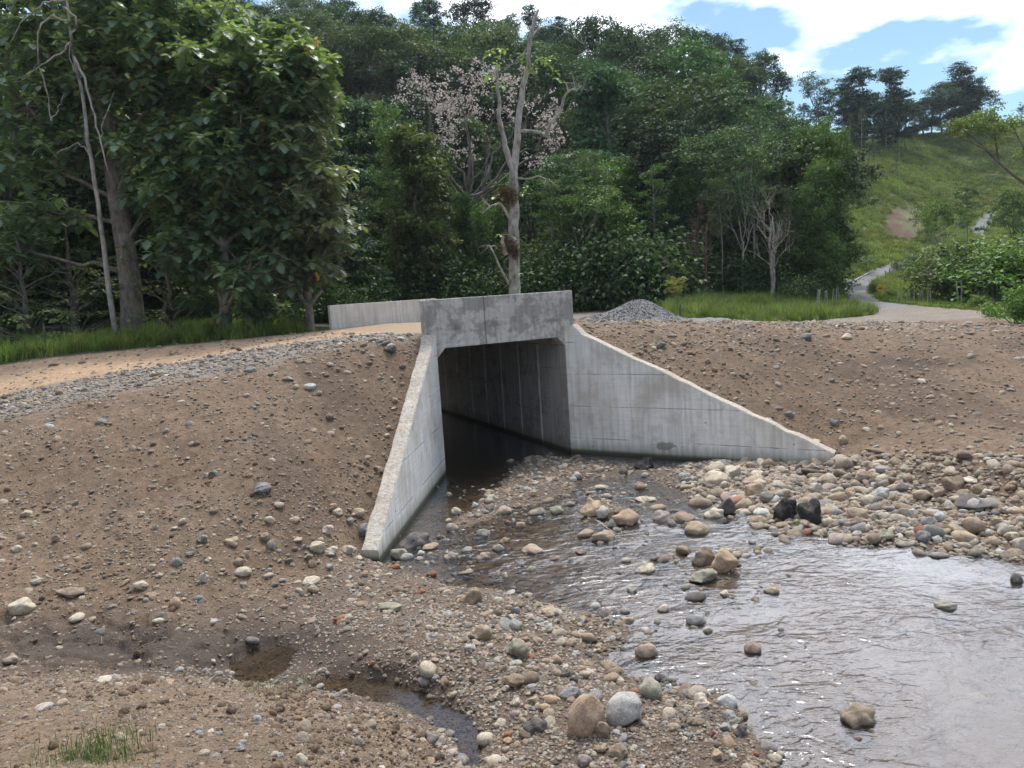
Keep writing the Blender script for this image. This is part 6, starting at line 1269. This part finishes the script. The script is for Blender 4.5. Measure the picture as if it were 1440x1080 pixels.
n = 5200; a = RNG.uniform(0, 6.28, n); r_ = 3.3*np.sqrt(RNG.random(n)); xx = r_*np.cos(a); yy = r_*np.sin(a)*.75; hh = np.array([pile_h(i, j) for i, j in zip(xx, yy)]); ok = hh > -.05; xx, yy, hh = xx[ok], yy[ok], hh[ok]; n = len(xx); ss = RNG.uniform(.014, .036, n)
o = scatter('gravel', np.stack([xx, yy, hh], 1), RNG.uniform(0, 3, (n, 3)), ss[:, None]*RNG.uniform(.7, 1.2, (n, 3)), np.full((n, 3), .185)*RNG.uniform(.5, 1.5, (n, 1))*np.array([1, 1, 1.02]), PM); o.parent = gp; tag(o, 'loose crushed stones of the heap')

# ------------------------------------------------------------------ posts, sign, log, kerb
def simple(name, label, cat, build, mat, group=None, parent=None, loc=(0, 0, 0)):
    a = Acc(); build(a); o = link(name, a.mesh(name, mat), parent, loc); 
    if parent is None: tag(o, label, cat, group)
    return o
def post(px, D, py, h, r, label, group=None, name='fence_post', lean=.05, mat=M_BARK):
    p = at_d(px, py, D); z = G(p[0], p[1]); g = np.random.default_rng(int(px)); o = simple(name, label, 'post', lambda a: a.add(*tube(curve_pts((0, 0, -.2), (g.normal()*lean, g.normal()*lean, h), 5, .1, g), np.linspace(r, r*.8, 5), 6)), mat, group, None, (p[0], p[1], z)); return o
post(66, 23.2, 498, 1.0, .03, 'crooked thin stick post in the grass at far left', lean=.12)
post(957, 29.5, 445, .55, .045, 'short dark post beneath the small yellowish tree')
post(996, 31, 444, .62, .05, 'short dark post alone on the verge right of the yellowish tree')
post(1150, 39, 432, 1.1, .09, 'thick weathered post at the right end of the verge', mat=M_PALE)
for k, px in enumerate([1160, 1165, 1170, 1175, 1179]): post(px, 40+k*.5, 430, 1.0, .03, 'thin pale stake of the live fence beside the thick post', 'stakes of the live fence on the verge', 'stake', .08, M_PALE)
for k, px in enumerate(range(1262, 1312, 6)): post(px, 43-.1*k, 430, .75, .035, 'grey stake of the live fence below the meadow', 'stakes of the live fence below the meadow', 'stake', .08, M_PALE)
for k, px in enumerate([1346, 1352, 1388, 1394, 1402, 1414, 1420]): post(px, 41.2, 425, 1.3, .05, 'pale trunk-like stake under the roadside thicket', 'pale stakes under the roadside thicket', 'stake', .08, M_PALE)
for k, (px, D) in enumerate([(1246, 66), (1252, 69), (1258, 72), (1264, 75), (1270, 78)]): post(px, D, 388, 1.0, .06, 'short pale post in the row along the bend of the road', 'posts along the bend of the road', 'road_post', .03, M_PALE)
p = at_d(1237, 420, 48); z = G(p[0], p[1]); sg = empty('road_sign', (p[0], p[1], z), 'small yellow-orange diamond warning sign in the bushes beside the road bend', 'sign')
zc = z_on(p[0], p[1], 405.5)-z
t = NT('sign_yellow'); MY = t.done(t.bsdf(color=(.75, .36, .03), rough=.5)); t = NT('sign_black'); MK = t.done(t.bsdf(color=(.02, .02, .02), rough=.5)); t = NT('galvanised'); MG = t.done(t.bsdf(color=(.3, .3, .3), rough=.5, metal=.6))
def dia(s, y0, y1): return [(0, y0, zc-s), (s, y0, zc), (0, y0, zc+s), (-s, y0, zc), (0, y1, zc-s), (s, y1, zc), (0, y1, zc+s), (-s, y1, zc)], [(0, 1, 2, 3), (7, 6, 5, 4), (0, 4, 5, 1), (1, 5, 6, 2), (2, 6, 7, 3), (3, 7, 4, 0)]
sp_ = link('sign_plate', py_mesh('sign_plate', *dia(.28, -.05, -.02), [MY], .01), sg); 
V = [(-.13, -.056, zc-.03), (.13, -.056, zc-.03), (.13, -.056, zc+.035), (-.13, -.056, zc+.035), (-.13, -.052, zc-.03), (.13, -.052, zc-.03), (.13, -.052, zc+.035), (-.13, -.052, zc+.035)]
link('plate_marking', py_mesh('plate_marking', V, [(0, 1, 2, 3), (7, 6, 5, 4), (0, 4, 5, 1), (1, 5, 6, 2), (2, 6, 7, 3), (3, 7, 4, 0)], [MK]), sg)
a = Acc(); a.add(*tube([(0, 0, -.3), (0, 0, zc+.2)], [.03, .03], 6)); link('sign_post', a.mesh('sign_post', MG), sg)
lp_, _ = hit(1120, 441); D_ = float((lp_-CP) @ CF); lg = empty('fallen_branch', tuple(lp_), 'dark fallen branch with two arms lying on the green verge', 'branch'); g = np.random.default_rng(2)
for pts, r in [([(1092, 442), (1110, 436), (1128, 432), (1145, 431)], .07), ([(1108, 436), (1118, 436), (1127, 444)], .06), ([(1098, 446), (1104, 438), (1112, 434)], .05)]:
    P = dens_pts([at_d(a_, b_, D_) for a_, b_ in pts], 12) - lp_; P[:, 2] += .05; a = Acc(); a.add(*tube(P, np.linspace(r, r*.4, 12), 7)); link('limb', a.mesh('limb', M_BARK), lg).color = (.55, .5, .45, 1)
kp = []
for px, D in [(1184, 50), (1188, 54), (1194, 58), (1204, 62), (1216, 67), (1228, 72)]:
    P = at_d(px, 400, D); P[2] = G(P[0], P[1]) + .05; kp.append(P)
simple('road_kerb', 'pale concrete edge strip along the left side of the asphalt bend', 'kerb', lambda a: a.add(*tube(dens_pts(kp, 20), np.full(20, .05), 4)), M_WING)

# ------------------------------------------------------------------ small litter on the ground
def mat_inst(name, rough=.8):
    t = NT(name); c = t.n('ShaderNodeAttribute', attribute_name='scol', attribute_type='INSTANCER').outputs['Color']; return t.done(t.bsdf(color=c, rough=rough, spec=.3))
M_STRAW = mat_inst('dry_straw'); M_FALL = mat_inst('fallen_leaf', .6)
def straw(seed):
    g = np.random.default_rng(seed); a = Acc(); a.add(*tube(curve_pts((-.5, 0, .02), (.5, 0, .03), 7, .35, g), np.full(7, .008), 3)); return a.mesh('straw', M_STRAW)
def dleaf(seed):
    g = np.random.default_rng(seed); V, Fq = oval_leaf(); V = V.copy(); V[:, 2] = np.abs(V[:, 1])*g.uniform(.2, .9) + V[:, 0]*(1-V[:, 0])*g.uniform(0, .6); a = Acc(); a.add(V, Fq); return a.mesh('dead_leaf', M_FALL)
x, y, r = polar_pts(5200, 3.2, 17); z = ground_full(x, y); qq, _ = proj(np.stack([x, y, z], 1)); nz = fbm(x, y, .9, 3, 33)
ok = (z > .3) & (inner_dist(x, y) < -.3) & (nz > -.12) & (RNG.random(len(x)) < np.where(qq[:, 0] < 600, .75, .3)); x, y, z, r = x[ok], y[ok], z[ok], r[ok]; n = len(x); L = RNG.uniform(.06, .24, n)*(.6+r*.05)
th = RNG.uniform(.5, 1.2, n)
tag(scatter('dry_straw', np.stack([x, y, z+.004], 1), np.stack([RNG.normal(0, .2, n), RNG.normal(0, .2, n), RNG.uniform(0, 6.28, n)], 1), np.stack([L, L*1.0, L*th*.6], 1), np.array([.36, .29, .20])*RNG.uniform(.5, 1.3, (n, 1)), [straw(i) for i in range(6)]), 'dry straw and rootlets strewn over the bare slopes')
x, y, r = polar_pts(5000, 3.2, 17); z = ground_full(x, y); qq, _ = proj(np.stack([x, y, z], 1)); nz = fbm(x, y, .55, 3, 35)
pr_ = np.where(nz > .28, .8, .04)*(z > -.03); ok = (RNG.random(len(x)) < pr_) & (inner_dist(x, y) < 6); x, y, z, r = x[ok], y[ok], z[ok], r[ok]; n = len(x)
lc = np.array([(.10, .035, .02), (.16, .06, .03), (.05, .03, .02), (.22, .13, .05), (.04, .03, .03), (.08, .05, .03)])[RNG.integers(0, 6, n)]*RNG.uniform(.7, 1.2, (n, 1)); L = RNG.uniform(.03, .085, n)
tag(scatter('fallen_leaves', np.stack([x, y, z+.01], 1), np.stack([RNG.normal(0, .35, n), RNG.normal(0, .35, n), RNG.uniform(0, 6.28, n)], 1), L[:, None]*np.ones((n, 3)), lc, [dleaf(i) for i in range(5)]), 'small dark red and brown dead leaves caught among the stones')
print('straw/leaves', n)
def tuft_at(px, py, label, n, h, spread, tint, seed, name='grass_clump'):
    P, D = hit(px, py); g = np.random.default_rng(seed); a = Acc()
    m = tuft('x', seed, n, h, spread, max(h*.02, .003), M_GRASS); m.name = name; o = link(name, m, None, tuple(P - np.array([0, 0, .01]))); tag(o, label, 'grass'); o.color = (*tint, 1); return o
tuft_at(120, 1068, 'soft green grass clump at the bottom left corner of the near mound', 900, .10, .42, (.85, .85, .8), 5)
0 and tuft_at(60, 1085, 'grass clump cut by the bottom edge at the left of the near mound', 500, .10, .4, (.85, .85, .8), 6)
tuft_at(370, 975, 'thin sparse grass clump on the rim of the near mound', 160, .09, .3, (.8, .8, .75), 7)
tuft_at(425, 958, 'small grass clump beside the brown puddle', 70, .08, .15, (.8, .9, .75), 8)
tuft_at(1122, 741, 'few pale grass blades at the foot of the right black boulder', 16, .25, .1, (1.5, 1.5, 1.3), 9)
tuft_at(1095, 652, 'little grass clump growing at the foot of the right wing wall', 30, .28, .2, (1.0, 1.1, .9), 10)
tuft_at(1190, 445, 'tall green grass clump alone at the right end of the verge', 110, .8, .5, (1.2, 1.3, 1.0), 11)
tuft_at(1408, 430, 'grass clump beside the gravel turnout', 60, .5, .4, (1.1, 1.2, .9), 12)

# ------------------------------------------------------------------ air
hz = py_mesh('haze', [(-260, -60, -1.6), (260, -60, -1.6), (260, 330, -1.6), (-260, 330, -1.6), (-260, -60, 75), (260, -60, 75), (260, 330, 75), (-260, 330, 75)], [(3, 2, 1, 0), (4, 5, 6, 7), (0, 1, 5, 4), (1, 2, 6, 5), (2, 3, 7, 6), (3, 0, 4, 7)], [])
hm = bpy.data.materials.new('haze'); hm.use_nodes = True; hn = hm.node_tree.nodes; hn.clear(); ho = hn.new('ShaderNodeOutputMaterial'); hv = hn.new('ShaderNodeVolumePrincipled'); hv.inputs['Color'].default_value = (.80, .88, 1.0, 1); hv.inputs['Density'].default_value = .00022; hv.inputs['Anisotropy'].default_value = .2
hm.node_tree.links.new(hv.outputs[0], ho.inputs['Volume']); hz.materials.append(hm); tag(link('haze', hz), kind='stuff')

x, y, r = polar_pts(60000, 3.2, 15); z = ground_full(x, y); qq, _ = proj(np.stack([x, y, z], 1)); nz = fbm(x, y, .5, 3, 55)
pc = np.where((qq[:, 1] > 955) & (qq[:, 0] > 380) & (qq[:, 0] < 670) & (z > .1), .55, 0) + np.where((qq[:, 1] > 955) & (qq[:, 0] < 500) & (z > .5), .10, 0) + np.where((z > .3) & (qq[:, 1] > 480) & (nz > .15), .14, 0)
ok = (RNG.random(len(x)) < pc) & (inner_dist(x, y) < -.3); x, y, z, r = x[ok], y[ok], z[ok], r[ok]; n = len(x); sz = r*.0013*(1+RNG.pareto(2.6, n)); sz = np.clip(sz, .005, .05)
tag(scatter('soil_clods', np.stack([x, y, z], 1), RNG.uniform(0, 3, (n, 3)), sz[:, None]*RNG.uniform(.7, 1.3, (n, 3)), np.array([.17, .115, .078])*RNG.uniform(.65, 1.25, (n, 1)), PM), 'crumbs and clods of brown earth on the mound and slopes')
print('clods', n)
# two or three look-alikes of the forest are told apart by their order from left to right
dups = {}
for o in COL.objects:
    if o.parent is None and o.get('category') in ('tree', 'stake', 'post', 'shrub'): dups.setdefault(o['label'], []).append(o)
for l, os_ in dups.items():
    if len(os_) < 2: continue
    os_.sort(key=lambda o: float(proj(tuple(o.location))[0][0])); m = len(os_)
    words_ = ['left-hand', 'right-hand'] if m == 2 else ['leftmost'] + ['second', 'third', 'fourth', 'fifth', 'sixth', 'seventh', 'eighth', 'ninth', 'tenth'][:m-2] + ['rightmost']
    for o, w in zip(os_, words_): o['label'] = f'{w} {l}'

# sticks caught among the stones
for k, (pts, r, lab) in enumerate([([(826, 731), (840, 738), (852, 748), (868, 757)], .02, 'thin pale stick lying in the water before the orange-tan boulders'), ([(560, 948), (580, 940), (596, 930)], .008, 'thin dry twig on the dark gravel near the puddle'), ([(280, 968), (296, 956), (312, 946)], .008, 'thin curved pale twig sticking up from the rim of the near mound'), ([(66, 812), (84, 818), (110, 814)], .012, 'short dry stick low on the left slope')]):
    P = []
    for a_, b_ in pts:
        q5, _ = hit(a_, b_); P.append(q5 + np.array([0, 0, r*1.5 + (.05 if q5[2] < 0 else 0)]))
    B = P[0].copy(); a = Acc(); a.add(*tube(dens_pts(P, 10)-B, np.linspace(r, r*.5, 10), 6)); tag(link('stick', a.mesh('stick', M_BARK), None, tuple(B)), lab, 'stick').color = (2.0, 1.9, 1.7, 1)
